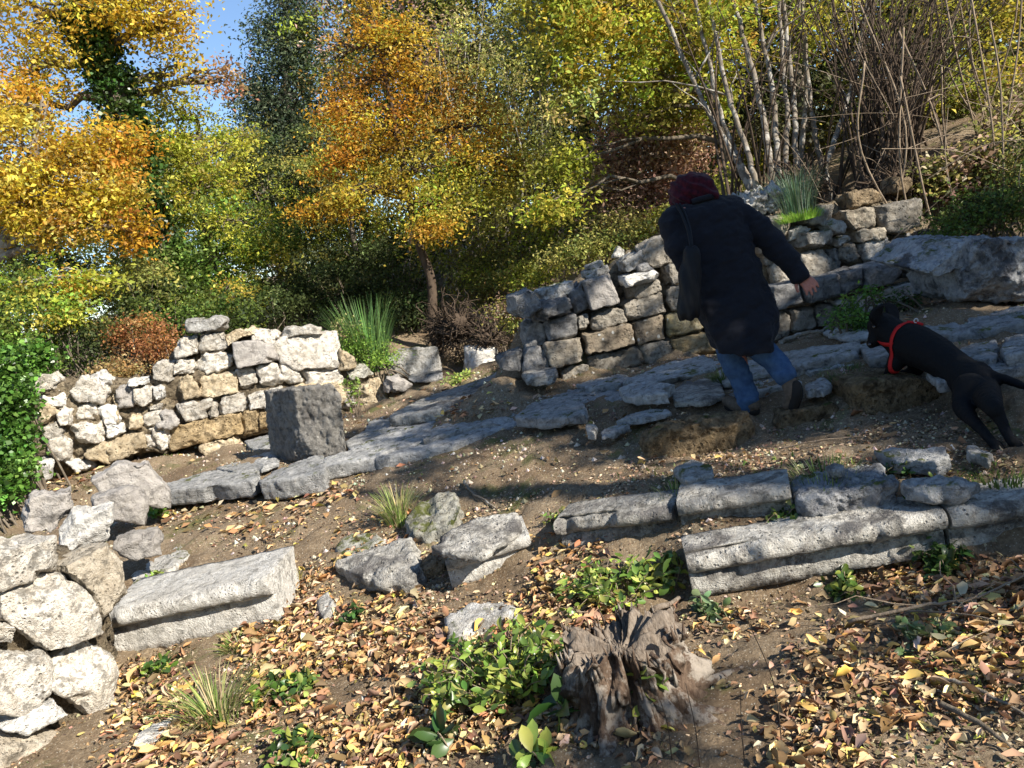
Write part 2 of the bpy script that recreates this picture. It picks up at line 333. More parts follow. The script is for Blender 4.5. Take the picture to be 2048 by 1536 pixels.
c = mix(t, ramp(t, noise(t, g, 2.3, 8, .7, .3), [(.56, 0), (.66, .8)]), c, (.10, .115, .035))
L(c, b.inputs['Base Color']); b.inputs['Roughness'].default_value = 1; b.inputs['Specular IOR Level'].default_value = .1
bp = N(t, 'Bump'); bp.inputs['Strength'].default_value = .9; bp.inputs['Distance'].default_value = .02
L(noise(t, g, 55, 8, .75), bp.inputs['Height']); L(bp.outputs[0], b.inputs['Normal'])
tag(add('ground', me, m), 'brown earth and gravel slope between the ruined stone steps', None, kind='structure')
# ---------------------------------------------------------------- stones
def stone(name, front, ext, mat, parent=None, n=12, m=None, r=.02, rough=.012, seed=0, fs=1., cuts=5):
    """a rough block: the loop `front` (3D) swept along `ext` (a vector), rounded and weathered"""
    front = np.asarray(front, float); ext = np.asarray(ext, float); k = len(front); D = np.linalg.norm(ext)
    ce = front.mean(0); per = np.linalg.norm(front-ce, axis=1).mean(); A = per*.8
    m = m or max(3, min(n, int(n*D/(2*A))+1))
    vid = {}; P = []; faces = []
    def vert(i, j, l):
        key = (i, j, l)
        if key not in vid: vid[key] = len(P); P.append(key)
        return vid[key]
    for i in range(n):
        for j in range(n):
            faces.append([vert(i, j, 0), vert(i+1, j, 0), vert(i+1, j+1, 0), vert(i, j+1, 0)]); faces.append([vert(i, j, m), vert(i, j+1, m), vert(i+1, j+1, m), vert(i+1, j, m)])
    for i in range(n):
        for l in range(m):
            faces.append([vert(i, 0, l), vert(i, 0, l+1), vert(i+1, 0, l+1), vert(i+1, 0, l)]); faces.append([vert(i, n, l), vert(i+1, n, l), vert(i+1, n, l+1), vert(i, n, l+1)])
            faces.append([vert(0, i, l), vert(0, i+1, l), vert(0, i+1, l+1), vert(0, i, l+1)]); faces.append([vert(n, i, l), vert(n, i, l+1), vert(n, i+1, l+1), vert(n, i+1, l)])
    P = np.array(P, float); q = np.stack([(2*P[:, 0]/n-1)*A, (2*P[:, 1]/n-1)*A, (2*P[:, 2]/m-1)*D/2], 1)
    rr = min(r, A*.6, D*.45); dim = np.array([A-rr, A-rr, D/2-rr]); c_ = np.clip(q, -dim, dim); d = q-c_
    l_ = np.linalg.norm(d, axis=1)[:, None]; q = c_+np.where(l_ > 1e-9, rr*d/np.maximum(l_, 1e-9), 0)
    qn = np.stack([q[:, 0]/A, q[:, 1]/A, q[:, 2]/D*2], 1); rc = np.random.default_rng(seed*17+3)
    for _c in range(cuts):
        nn_ = rc.choice([-1, 1], 3)*rc.uniform(.25, 1, 3); nn_[rc.integers(3)] *= rc.choice([0, .15, 1]); nl = np.linalg.norm(nn_); nn_ /= nl
        lim = np.abs(nn_).sum()*rc.uniform(.66, .86); s_ = qn@nn_; qn = qn-np.outer(np.maximum(0, s_-lim), nn_)
    u, v, w_ = qn[:, 0], qn[:, 1], qn[:, 2]/2+.5
    if k == 4:
        a, b_ = (u+1)/2, (v+1)/2
        S = (front[0]*((1-a)*(1-b_))[:, None]+front[1]*(a*(1-b_))[:, None]+front[2]*(a*b_)[:, None]+front[3]*((1-a)*b_)[:, None])
    else:
        rad = np.maximum(np.abs(u), np.abs(v)); ra = np.maximum(rad, 1e-9); uu, vv_ = u/ra, v/ra
        tt = np.where(vv_ <= -1+1e-9, (uu+1)/2, np.where(uu >= 1-1e-9, 1+(vv_+1)/2, np.where(vv_ >= 1-1e-9, 2+(1-uu)/2, 3+(1-vv_)/2)))/4
        el = np.linalg.norm(np.roll(front, -1, 0)-front, axis=1); cs = np.concatenate([[0], np.cumsum(el)])/el.sum()
        loop = np.concatenate([front, front[:1]])
        B = np.stack([np.interp(tt, cs, loop[:, x]) for x in range(3)], 1); S = ce+(B-ce)*rad[:, None]
    V = S+ext*w_[:, None]
    Q = np.array(faces)
    # outward normals
    fn = np.cross(V[Q[:, 1]]-V[Q[:, 0]], V[Q[:, 2]]-V[Q[:, 0]]); vn = np.zeros_like(V)
    for x in range(4): np.add.at(vn, Q[:, x], fn)
    vn /= np.linalg.norm(vn, axis=1)[:, None]+1e-12; C0 = V.mean(0)
    if ((V-C0)*vn).sum() < 0: vn = -vn; Q = Q[:, ::-1]
    so_ = seed*3.71
    dsp = fbm((V+so_)*5*fs, 1, 2)*rough*.75+fbm((V+so_)*17*fs, 4, 4, .66)*rough*.85
    chip = np.clip(fbm((V+so_)*7*fs, 8, 3)-.35, 0, 1); dsp -= chip*rough*2.2
    V = V+vn*dsp[:, None]
    loc = C0
    pl = np.array(parent.location) if parent is not None else 0
    me = mesh_np(name, V, Q, True, loc); return add(name, me, M[mat] if isinstance(mat, str) else mat, parent, loc-pl)
SEED = [0]
def fstone(pl, px, depth=.3, off=0, mat='tan', parent=None, name='stone_block', tilt=None, **k):
    SEED[0] += 1; f = pl.pts(px, off); e = np.array([pl.n[0], pl.n[1], 0])*depth
    if tilt is not None: e = e+np.array(tilt)
    return stone(name, f, e, mat, parent, seed=SEED[0], **k)
def tstone(px, thick=.12, z=None, mat='slab', name='stone_slab', parent=None, **k):
    """px: (x, y, z) or (x, y) with a common z: the outline of the TOP"""
    SEED[0] += 1; f = [atz(p[0], p[1], p[2] if len(p) > 2 else z) for p in px]
    return stone(name, f, np.array([0, 0, -thick]), mat, parent, seed=SEED[0], **k)
# -- left ruined wall
WA = empty('ruined_stone_wall', (-2.6, 7.8, .4), 'sunlit low ruined wall of pale tufa blocks behind the upright grey block', 'wall')
core = fstone(PA, [(345,905),(310,890),(250,840),(300,760),(350,700),(400,672),(480,672),(560,672),(660,675),(690,730),(745,760),(770,810),(640,840)], .55, -.08, 'core', WA, 'rubble_core', n=26, rough=.04)
A = [([(352,695),(362,680),(392,673),(396,690),(392,705),(352,715)],'cream'),([(395,680),(412,668),(438,664),(452,680),(460,695),(430,702),(402,706),(394,695)],'cream'),
 ([(450,674),(470,662),(505,655),(520,668),(478,675),(458,690)],'tan'),([(505,660),(545,658),(557,668),(556,690),(520,684),(505,680)],'cream'),
 ([(548,690),(565,675),(650,668),(670,667),(678,690),(675,735),(600,740),(563,725)],'cream'),([(345,722),(385,716),(392,735),(388,745),(348,750)],'cream'),
 ([(388,712),(440,706),(465,712),(466,730),(430,748),(388,752)],'cream'),([(401,757),(470,742),(475,785),(402,800)],'tan'),([(472,742),(513,735),(521,770),(482,781)],'cream'),([(515,735),(553,726),(566,765),(524,772)],'cream'),
 ([(556,727),(590,722),(603,762),(570,768)],'cream'),([(303,735),(322,724),(346,727),(350,755),(335,765),(306,758)],'cream'),([(350,755),(388,752),(400,790),(370,800),(352,780)],'tan'),
 ([(350,812),(385,805),(422,800),(415,835),(372,842)],'cream'),([(420,801),(432,798),(436,832),(416,836)],'cream'),([(434,798),(490,786),(498,820),(441,832)],'cream'),([(498,790),(540,780),(562,775),(562,808),(502,820)],'cream'),
 ([(340,857),(440,832),(478,827),(481,868),(380,896),(342,902)],'brown2'),([(481,828),(518,820),(521,862),(485,870)],'brown2'),([(520,820),(562,812),(562,850),(523,861)],'brown2'),
 ([(400,895),(430,880),(470,872),(490,898),(455,912),(412,915)],'tan'),([(600,742),(680,738),(690,765),(650,778),(600,778)],'cream'),([(678,697),(700,710),(712,735),(680,740)],'tan'),([(690,740),(730,730),(750,755),(705,765)],'mossy'),
 ([(718,768),(758,760),(775,800),(765,818),(716,815)],'tan'),([(680,780),(706,782),(716,815),(700,822),(685,820)],'grey'),([(562,775),(600,770),(680,765),(690,790),(680,820),(570,835)],'tan')]
M['brown2'] = stone_mat('ochre_tufa', (.40, .29, .15), (.50, .39, .24), (.22, .16, .09), .8, pitscale=38, bump=.8)
def grow(px, k=1.07): q = np.array(px, float); return q.mean(0)+(q-q.mean(0))*k
for px, mt in A:
    fstone(PA, grow(px, 1.06), .3, random.uniform(-.02, .04), mt, WA, r=.018, rough=.017, n=18, cuts=7)
AL = [([(215,885),(250,875),(282,868),(290,900),(250,912),(220,925)],'tan'),([(282,868),(320,862),(318,890),(290,900)],'cream'),([(165,905),(190,890),(215,887),(218,925),(175,918)],'tan'),
 ([(65,770),(75,755),(100,750),(117,768),(112,783),(70,788)],'cream'),([(75,795),(120,785),(145,795),(130,820),(110,818)],'white'),([(138,780),(165,757),(195,765),(215,785),(200,808),(160,808)],'cream'),
 ([(175,757),(200,745),(220,760),(218,785),(195,780)],'white'),([(145,812),(190,808),(195,840),(150,845)],'cream'),([(195,815),(232,812),(240,845),(205,848)],'white'),([(140,855),(200,843),(208,870),(200,885),(165,888),(145,880)],'cream'),
 ([(208,850),(240,848),(248,865),(225,878),(210,878)],'white'),([(75,860),(110,845),(130,862),(120,875),(80,880)],'cream'),([(65,820),(95,808),(118,830),(75,858)],'tan'),([(100,880),(140,878),(135,925),(100,920)],'cream'),
 ([(230,775),(262,770),(275,790),(265,812),(240,810)],'grey'),([(265,780),(300,773),(308,800),(285,812),(270,808)],'cream'),([(300,775),(325,772),(332,795),(310,802)],'white'),([(295,808),(325,805),(322,822),(300,825)],'cream'),
 ([(255,830),(278,825),(285,855),(258,862)],'tan'),([(285,835),(320,822),(325,850),(290,858)],'cream'),([(315,840),(328,822),(345,830),(355,845),(340,858),(318,855)],'grey'),([(65,930),(80,920),(100,925),(95,960),(70,975),(60,960)],'white'),
 ([(130,925),(165,920),(185,935),(150,945)],'white'),([(255,760),(292,757),(290,770),(260,775)],'white'),([(225,790),(235,800),(245,840),(230,850)],'tan'),([(290,860),(335,850),(338,895),(320,900)],'cream'),([(110,820),(140,815),(142,850),(120,850)],'cream')]
WL = empty('tumbled_stone_wall', (-4.6, 7.3, .4), 'collapsed rubble end of the wall, irregular whitish stones beside the ivy', 'wall')
fstone(PA, [(60,975),(60,790),(100,765),(170,770),(300,765),(345,810),(345,905),(250,920),(130,960)], .5, -.06, 'core', WL, 'rubble_core', n=24, rough=.05)
for px, mt in AL: fstone(PA, grow(px, 1.12), .28, random.uniform(-.03, .06), mt, WL, r=.025, rough=.018, n=14, cuts=8)
def S(*a):
    tag(*a)['kind'] = 'thing'; return a[0]
S(fstone(PA, [(364,648),(372,640),(440,632),(456,637),(458,655),(440,663),(400,668),(372,665)], .35, .03, 'lump', name='loose_stone', r=.04, n=16), 'long flat grey stone lying alone on the highest left point of the sunlit wall', 'stone')
S(fstone(PA, [(463,685),(520,680),(548,690),(560,722),(475,738),(466,710)], .2, .09, 'grey', name='loose_stone', r=.015, rough=.006, n=16), 'smooth purplish grey slab leaning against the upper middle of the sunlit wall', 'stone')
S(fstone(PA, [(560,668),(575,655),(625,650),(645,655),(650,668),(600,672),(565,678)], .3, .03, 'cream', name='loose_stone', r=.05, n=14), 'rounded cream stone resting on the right end of the sunlit wall top', 'stone')
S(fstone(PA, [(765,758),(800,752),(828,770),(825,780),(800,790),(775,790)], .3, .2, 'grey', name='loose_stone', r=.06, n=14), 'low rounded grey stone at the foot of the sunlit wall, right of its last block', 'stone')
# upright block
PBk = Plane((-1.95, 6.12), (1, -.12))
o = fstone(PBk, [(537,787),(560,780),(640,768),(677,765),(684,830),(694,905),(630,912),(562,924),(548,860)], .5, 0, 'dgreyb', name='squared_block', r=.02, rough=.016, n=34, tilt=(-.12, 0, .0)) if False else None
M['dgreyb'] = stone_mat('speckled_grey_block', (.20, .19, .17), (.27, .255, .23), (.13, .12, .105), .3, pitscale=70, lichen=(.62, .60, .55), lich=.50, lsize=9, dark=(.13, .12, .11))
SEED[0] += 1
f = PBk.pts([(590,779),(678,765),(695,905),(604,925)])
S(stone('squared_block', f, np.array([-.36, .42, .0]), 'dgreyb', None, n=50, r=.012, rough=.011, seed=5, fs=1.6, cuts=2), 'large squared dark grey block standing upright on the pavement edge, spotted with lichen', 'stone')
# -- gap between walls

S(fstone(PG, [(775,715),(800,703),(875,699),(884,752),(778,756)], .35, 0, 'lump', name='squared_block', n=18, rough=.014), 'pale squared block with dark stains beside the broom clump', 'stone')

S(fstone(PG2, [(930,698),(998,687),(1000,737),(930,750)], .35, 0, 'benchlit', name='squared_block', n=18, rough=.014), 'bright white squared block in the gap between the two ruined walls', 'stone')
S(fstone(PG, [(815,758),(884,746),(886,762),(830,770)], .3, .3, 'dgrey', name='stone_slab', n=10), 'thin dark slab lying below the stained pale block', 'stone')
# -- right wall
WB = empty('ruined_stone_wall', (1.5, 6.5, .45), 'long ruined wall of grey and brown blocks behind the walking person', 'wall')
fstone(PB, [(1060,745),(1050,660),(1100,640),(1160,570),(1230,535),(1290,500),(1350,490),(1450,480),(1540,445),(1620,425),(1720,400),(1840,410),(1900,470),(1900,520),(1700,640),(1500,690),(1300,740)], .5, -.09, 'core', WB, 'rubble_core', n=34, rough=.04)
B = [([(1092,645),(1150,630),(1155,670),(1102,688)],'dgrey',.06),([(1045,640),(1088,645),(1096,688),(1052,702)],'dgrey',-.05),([(1075,582),(1145,562),(1150,582),(1090,606)],'lump',-.08),([(1142,590),(1165,563),(1177,615),(1152,632)],'dgrey',.0),
 ([(1155,634),(1180,628),(1185,640),(1178,662),(1158,660)],'wallgrey',.03),([(1187,628),(1245,612),(1253,643),(1189,659)],'wallgrey',.02),([(1253,605),(1325,587),(1332,625),(1255,643)],'wallgrey',.03),([(1258,573),(1318,556),(1322,585),(1264,602)],'wallgrey',0),
 ([(1093,691),(1162,676),(1167,722),(1104,738)],'spotb',.08),([(1171,671),(1262,650),(1268,690),(1181,712)],'spot',.08),([(1265,647),(1330,630),(1337,678),(1276,690)],'spot',.03),([(1125,738),(1172,727),(1180,752),(1126,765)],'wallgrey',.0),
 ([(1178,716),(1277,693),(1290,730),(1184,752)],'wallgrey',.0),([(1280,691),(1342,680),(1347,718),(1293,730)],'wallgrey',.0),([(1337,630),(1412,618),(1417,655),(1342,672)],'orange',.07),([(1346,680),(1425,665),(1436,705),(1353,718)],'ochre',.04),
 ([(1283,486),(1330,472),(1347,480),(1347,525),(1300,535),(1287,515)],'wallgrey',.0),([(1335,533),(1360,525),(1367,565),(1338,570)],'wallgrey',.04),([(1335,573),(1367,570),(1374,620),(1340,622)],'wallgrey',.02),([(1245,515),(1285,505),(1290,530),(1250,548)],'lump',-.05),
 ([(995,715),(1045,703),(1050,742),(1003,742)],'dgrey',.05),([(1047,702),(1093,692),(1100,738),(1050,744)],'dgrey',.06),
 ([(1612,425),(1640,413),(1672,408),(1662,445),(1655,455),(1615,445)],'wallgrey',0),([(1690,421),(1756,413),(1762,453),(1712,458),(1695,440)],'tanb',.04),([(1759,416),(1840,398),(1845,452),(1790,468),(1772,462)],'wallgrey',.04),([(1718,459),(1770,453),(1775,477),(1722,484)],'tanb',.05),
 ([(1602,466),(1665,462),(1672,485),(1655,495),(1605,495)],'lump',.08),([(1580,462),(1605,452),(1622,458),(1605,480),(1580,482)],'lump',.0),([(1672,478),(1698,470),(1705,480),(1680,492)],'lump',.05),([(1540,432),(1575,428),(1583,445),(1572,470),(1545,467)],'tanb',.0),
 ([(1682,492),(1715,485),(1727,515),(1697,530),(1684,522)],'wallgrey',.03),([(1725,488),(1785,475),(1797,512),(1738,526)],'lump',.02),([(1608,505),(1655,497),(1680,540),(1625,555),(1605,540)],'wallgrey',.04),([(1657,500),(1682,494),(1688,525),(1680,542)],'dgrey',-.02),
 ([(1805,468),(1835,465),(1842,500),(1812,507)],'dgrey',0),([(1838,461),(1900,457),(1912,485),(1848,502)],'dgrey',.05),([(1790,500),(1803,495),(1812,510),(1795,517)],'orange',.03),([(1545,530),(1585,525),(1603,562),(1550,570)],'wallgrey',0),
 ([(1500,470),(1540,465),(1580,490),(1585,525),(1540,530),(1505,510)],'wallgrey',-.03),([(1370,480),(1500,450),(1505,560),(1380,600)],'wallgrey',0),([(1420,610),(1545,575),(1550,690),(1430,700)],'wallgrey',0)]
M['tanb'] = stone_mat('warm_grey_tufa', (.38, .33, .25), (.47, .42, .33), (.25, .20, .15), .6)
M['ochre'] = stone_mat('yellow_brown_block', (.36, .28, .15), (.40, .33, .22), (.24, .17, .09), .4, strata=.6)
M['spotb'] = stone_mat('honeycombed_block', (.28, .24, .19), (.33, .30, .24), (.20, .17, .13), .5, lichen=(.60, .59, .55), lich=.46, lsize=14)
for px, mt, of in B: fstone(PB, grow(px, 1.05), .3, of+random.uniform(-.015, .015), mt, WB, r=.018, rough=.014, n=18, cuts=6)
S(fstone(PB, [(1016,597),(1060,577),(1072,590),(1088,618),(1062,635),(1035,637),(1020,625)], .3, .16, 'dgrey', name='carved_block', n=20, rough=.014), 'grey block with a carved spiral, tipped on the left end of the long wall', 'stone')
ctr = PB.pts([(1043,618)], .185)[0]; mb = MB(); th = np.linspace(0, 4.2*math.pi, 46); rr = .006+.0035*th
dd = np.array([1, .06, 0.])/1.0018
tube(mb, [ctr+dd*a*math.cos(q)+np.array([0, 0, 1])*a*math.sin(q) for a, q in zip(rr, th)], .0045, 5)
sp_ = mb.build('spiral_carving', M['dgrey']); blk = bpy.data.objects['carved_block']; sp_.location = Vector(sp_.location)-blk.location; sp_.parent = blk
S(fstone(PB, [(1066,616),(1080,606),(1140,596),(1147,625),(1092,642),(1073,640)], .3, .13, 'dgrey', name='loose_stone', n=18, r=.03, rough=.018), 'dark slab lying askew beside the block with the carved spiral', 'stone')
S(fstone(PB, [(1166,562),(1227,545),(1240,606),(1184,622)], .3, .1, 'dgrey2', name='squared_block', n=20, r=.015, rough=.008) if 'dgrey2' in M else fstone(PB, [(1166,562),(1227,545),(1240,606),(1184,622)], .3, .1, 'grey', name='squared_block', n=20, r=.015, rough=.008), 'square smooth grey block standing high on the long wall under two thin slabs', 'stone')
S(fstone(PB, [(1172,543),(1218,532),(1222,546),(1175,557)], .25, .06, 'lump', name='stone_slab', n=12), 'lower of two thin slabs stacked over the square smooth block', 'stone')
S(fstone(PB, [(1175,532),(1207,520),(1211,532),(1178,541)], .2, .03, 'lump', name='stone_slab', n=10), 'upper of two thin slabs stacked over the square smooth block', 'stone')
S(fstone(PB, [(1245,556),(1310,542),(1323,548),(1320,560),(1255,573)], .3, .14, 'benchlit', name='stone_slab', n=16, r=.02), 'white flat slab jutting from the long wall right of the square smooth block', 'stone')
S(fstone(PB, [(1225,516),(1238,488),(1250,497),(1251,514)], .12, .0, 'lump', name='loose_stone', n=9), 'small pointed stone standing on top of the long wall', 'stone')
S(fstone(PB, [(1275,532),(1295,522),(1312,541),(1280,549)], .15, .05, 'dgrey', name='loose_stone', n=9), 'small wedge of dark stone above the white jutting slab', 'stone')
S(fstone(PB, [(1700,386),(1745,372),(1766,385),(1772,405),(1705,416)], .3, .0, 'brown', name='loose_stone', n=16, r=.04, rough=.02), 'brown rounded block topmost on the wall under the coppiced stems', 'stone')
S(fstone(PB, [(1655,446),(1685,432),(1703,455),(1690,468),(1670,470)], .2, .1, 'lump', name='loose_stone', n=12, r=.03), 'small pale angular stone perched between bigger blocks below the topmost brown block', 'stone')
S(fstone(PB, [(1475,400),(1510,380),(1560,376),(1580,392),(1560,420),(1520,430),(1485,425)], .4, -.1, 'lump', name='rough_boulder', n=24, r=.05, rough=.05, fs=1.6), 'jagged whitish lump of rock just right of the dark red headscarf', 'rock')
S(fstone(PB, [(1785,365),(1800,350),(1830,352),(1835,375),(1815,388),(1790,385)], .25, -.3, 'brown', name='loose_stone', n=12, r=.05), 'round brown boulder among the roots of the dense thin stems', 'rock')
S(fstone(PB, [(1053,753),(1120,742),(1122,758),(1100,772),(1075,778),(1055,770)], .3, .35, 'bench', name='stone_slab', n=14, r=.03), 'short grey bench stone at the foot of the long wall, left end', 'stone')
# lower course with its ledge
WD = empty('stone_ledge', (2.6, 6.1, .5), 'dark lower course of long blocks projecting from the wall above the dog', 'wall')
for px, mt, of in [([(1545,574),(1605,560),(1612,602),(1552,626)],'dgrey',.02),([(1608,561),(1680,548),(1684,590),(1614,609)],'dgrey',.02),([(1682,548),(1728,534),(1732,580),(1686,592)],'dgrey',.03),([(1730,535),(1812,515),(1819,560),(1734,581)],'dgrey',.03),([(1813,516),(1852,504),(1862,545),(1820,558)],'wallgrey',0),
 ([(1548,632),(1580,622),(1586,672),(1550,690)],'wallgrey',-.03),([(1581,622),(1630,612),(1638,655),(1587,672)],'wallgrey',-.03),([(1632,611),(1670,602),(1692,640),(1640,656)],'wallgrey',-.03),([(1672,602),(1862,556),(1872,590),(1694,640)],'lump',.0)]:
    fstone(PD, px, .32, of, mt, WD, r=.02, rough=.012, n=14)
S(fstone(PR, [(1838,536),(1900,490),(1960,478),(1958,520),(1930,545),(1880,555)], .7, -.0, 'rock', name='tilted_slab', n=40, r=.015, rough=.012, fs=1.3, cuts=4, tilt=(0, 0, .05)), 'tilted blue grey slab leaning left against the big boulder', 'rock')
S(fstone(PR, [(1940,520),(1962,479),(2000,473),(2110,478),(2120,600),(1995,606),(1955,596)], .8, .12, 'rock', name='boulder', n=50, r=.02, rough=.02, fs=1.1, cuts=7), 'big squarish blue grey boulder at the right edge above the dog', 'rock')
# -- near left wall
WC = empty('near_stone_wall', (-2.3, 3.4, .2), 'nearest wall corner of big sunlit cream stones, running out of the photo at lower left', 'wall')
PCk = [([(-60,1085),(0,1078),(110,1075),(118,1140),(10,1182),(-60,1190)],'cream'),([(122,1141),(220,1092),(250,1128),(258,1200),(212,1255),(190,1190),(150,1152)],'tan2'),([(15,1190),(110,1148),(150,1152),(195,1215),(215,1265),(110,1300),(70,1270),(20,1240)],'cream'),
 ([(-60,1230),(0,1235),(35,1255),(30,1290),(-60,1310)],'cream'),([(-60,1320),(0,1308),(100,1298),(110,1330),(100,1390),(60,1435),(-60,1420)],'cream'),([(105,1340),(180,1278),(230,1310),(250,1350),(240,1420),(215,1450),(150,1400),(105,1380)],'cream'),
 ([(-40,1480),(60,1465),(170,1458),(210,1490),(205,1600),(-40,1640)],'tan2'),([(50,1428),(115,1400),(135,1432),(60,1470),(10,1460)],'white')]
M['tan2'] = stone_mat('pale_tan_tufa', (.50, .43, .33), (.58, .52, .42), (.36, .30, .22), .6, pitscale=55)
fstone(PC, [(-60,1120),(110,1100),(220,1110),(245,1200),(235,1420),(200,1600),(-60,1700)], .5, -.13, 'core', WC, 'rubble_core', n=24, rough=.03)
for px, mt in PCk:
    q = np.array(px, float); q = q.mean(0)+(q-q.mean(0))*1.05
    fstone(PC, q, .3, random.uniform(0, .04), mt, WC, r=.02, rough=.0065, n=44, fs=1.5, cuts=6)
PW = Plane((-2.6, 4.6), (.9, .42)); PW2 = Plane((-2.9, 5.6), (.9, .42))
S(fstone(PW2, [(178,962),(225,932),(295,918),(308,945),(345,985),(344,1020),(290,1012),(200,995)], .22, 0, 'grey', name='loose_stone', n=22, r=.02, rough=.014), 'big flat purplish grey slab propped up behind the smaller grey stone', 'stone')
S(fstone(PW2, [(182,1000),(262,974),(282,985),(298,1003),(290,1052),(235,1042),(190,1030)], .18, .22, 'grey', name='loose_stone', n=20, r=.02, rough=.012), 'small grey wedge stone with a pale right face, in front of the big flat slab', 'stone')
S(fstone(PW, [(40,1020),(62,990),(140,985),(135,1032),(100,1072),(45,1068)], .25, .1, 'grey', name='loose_stone', n=20, r=.03, rough=.02), 'hollowed pinkish grey stone sitting on top of the nearest wall', 'stone')
S(fstone(PW, [(117,1070),(140,1025),(222,1015),(228,1080),(120,1128)], .25, .25, 'white', name='squared_block', n=20, r=.02, rough=.012), 'white four cornered block on top of the nearest wall, right of the hollowed stone', 'stone')
S(fstone(PW, [(225,1086),(262,1072),(318,1066),(328,1085),(325,1112),(265,1126),(240,1112)], .22, .15, 'grey', name='loose_stone', n=18, r=.02), 'grey stone lying over a dark hollow beside the nearest wall', 'stone')
S(tstone([(240,1175),(290,1110),(360,1092),(382,1102),(350,1132),(262,1180)], .1, .16, 'lump', name='flat_stone', n=16), 'flat pale stone under the grey one beside the nearest wall', 'stone')
S(tstone([(255,1480),(300,1445),(345,1430),(330,1465),(290,1490)], .06, .03, 'white', name='flat_stone', n=12), 'white stone flake in the ground next to the long grass tuft', 'stone')
# -- moulded bench stones
def bench(name, L_, R_, H, D, mat, roll=.045, lip=.035, n=70, seed=1, dip=(), endbreak=.0, slope=0., hr=None, dz=0):
    """a long moulded seat stone: front foot from L_ to R_, height H, depth D, rounded lip along its upper front"""
    L_ = np.array(L_); R_ = np.array(R_); X_ = R_-L_; ln = np.linalg.norm(X_[:2]); back = np.array([-X_[1], X_[0], 0]); back /= np.linalg.norm(back)
    if back[1] < 0: back = -back
    if hr is None: hr = H
    pr = [(0.0, 0), (0, H*.2), (0.004, H*.4), (.012, H-2.25*roll), (.012, H-2.05*roll)]
    for a in np.linspace(-80, 90, 9): pr.append((-lip+roll*.9-roll*math.cos(math.radians(a)), H-roll+roll*math.sin(math.radians(a))))
    k = 12
    for q in range(1, k+1): pr.append((-lip+roll*.9+(D+lip)*q/k, H+slope*q/k))
    pr += [(D, H*.6), (D, H*.3), (D, 0)]; pr = np.array(pr); m_ = len(pr)
    s = np.linspace(0, 1, n)
    V = np.zeros((n, m_, 3))
    for a in range(n):
        hh = 1+(hr/H-1)*s[a]
        V[a] = L_+X_*s[a]+back*pr[:, 0][:, None]+np.array([0, 0, 1])*(pr[:, 1]*hh)[:, None]
    e = np.minimum(s, 1-s)*ln; sh = np.clip(1-e/.03, 0, 1)**2*.06
    cen = V.mean(1, keepdims=True); V = V+(cen-V)*sh[:, None, None]
    V = V.reshape(-1, 3)
    lipw = np.tile(np.clip((np.abs(np.arange(m_)-9) < 6)*1., 0, 1), n)
    sidx = np.repeat(s, m_)
    so_ = seed*5.1
    dn = fbm((V+so_)*6, 2, 3)*.010+fbm((V+so_)*24, 5, 4, .65)*.006-.03*np.clip(fbm((V+so_)*9, 12, 3)-.55, 0, 1)
    out = -back*.75+np.array([0, 0, .65])
    V = V+out*dn[:, None]
    for (a0, a1, dep) in dip:      # broken stretches of the lip
        wd = np.clip(np.minimum(sidx-a0, a1-sidx)*14, 0, 1)*lipw
        V += (back*dep-np.array([0, 0, dep*.35]))*(wd*(1+.5*fbm((V+so_)*14, 7, 2)))[:, None]
    a = np.arange(n-1)[:, None]; b_ = np.arange(m_)[None]
    Q = np.stack([a*m_+b_, a*m_+(b_+1) % m_, (a+1)*m_+(b_+1) % m_, (a+1)*m_+b_], -1).reshape(-1, 4)
    V = np.concatenate([V, V[:m_], V[-m_:], V[:m_].mean(0, keepdims=True), V[-m_:].mean(0, keepdims=True)]); kk = np.arange(m_); c0 = (n+2)*m_
    T = np.concatenate([np.stack([np.full(m_, c0), n*m_+kk, n*m_+(kk+1) % m_], 1), np.stack([np.full(m_, c0+1), (n+1)*m_+(kk+1) % m_, (n+1)*m_+kk], 1)])
    loc = (L_+R_)/2; me = mesh_np(name, V, [Q[:, ::-1], T[:, ::-1]], True, loc); return add(name, me, M[mat], None, loc)
def gz(x, y, dz=0): p = hit(x, y); p[2] += dz; return p
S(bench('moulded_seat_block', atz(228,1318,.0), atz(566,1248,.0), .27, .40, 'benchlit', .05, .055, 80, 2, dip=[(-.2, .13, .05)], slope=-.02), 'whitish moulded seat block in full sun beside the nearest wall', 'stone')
S(bench('moulded_seat_block', atz(1388,1196,.02), atz(1895,1108,.03), (.2), .14, 'bench', .042, .055, 110, 3, dip=[(-.1, .3, .03)], hr=.195), 'longest moulded seat stone, broken lip at its left end, behind the stump', 'stone')
S(bench('moulded_seat_block', atz(1903,1108,.03), atz(2250,1052,.03), .2, .3, 'bench', .045, .06, 70, 4, hr=.21), 'wide moulded seat stone cut by the right edge of the photo', 'stone')
S(bench('moulded_seat_block', atz(1128,1108,.1), atz(1358,1075,.15), .18, .17, 'bench', .038, .05, 60, 5, dip=[(.0, .55, .05)], hr=.155), 'upper row seat stone at the left, with a bite out of its front', 'stone')
S(bench('moulded_seat_block', atz(1368,1072,.16), atz(1590,1030,.2), .175, .17, 'bench', .038, .05, 60, 6, hr=.14), 'upper row seat stone in the middle with a smooth pale lip', 'stone')
_q = atz(1710, 1030, .2); PU = Plane((_q[0], _q[1]), (1, -.15))
S(fstone(PU, [(1598,1005),(1660,985),(1795,962),(1800,1008),(1780,1022),(1650,1042),(1610,1035)], .28, 0, 'rock', name='broken_seat_block', n=40, r=.02, rough=.014, fs=1.3), 'dark broken block set above the longest moulded seat stone', 'stone')
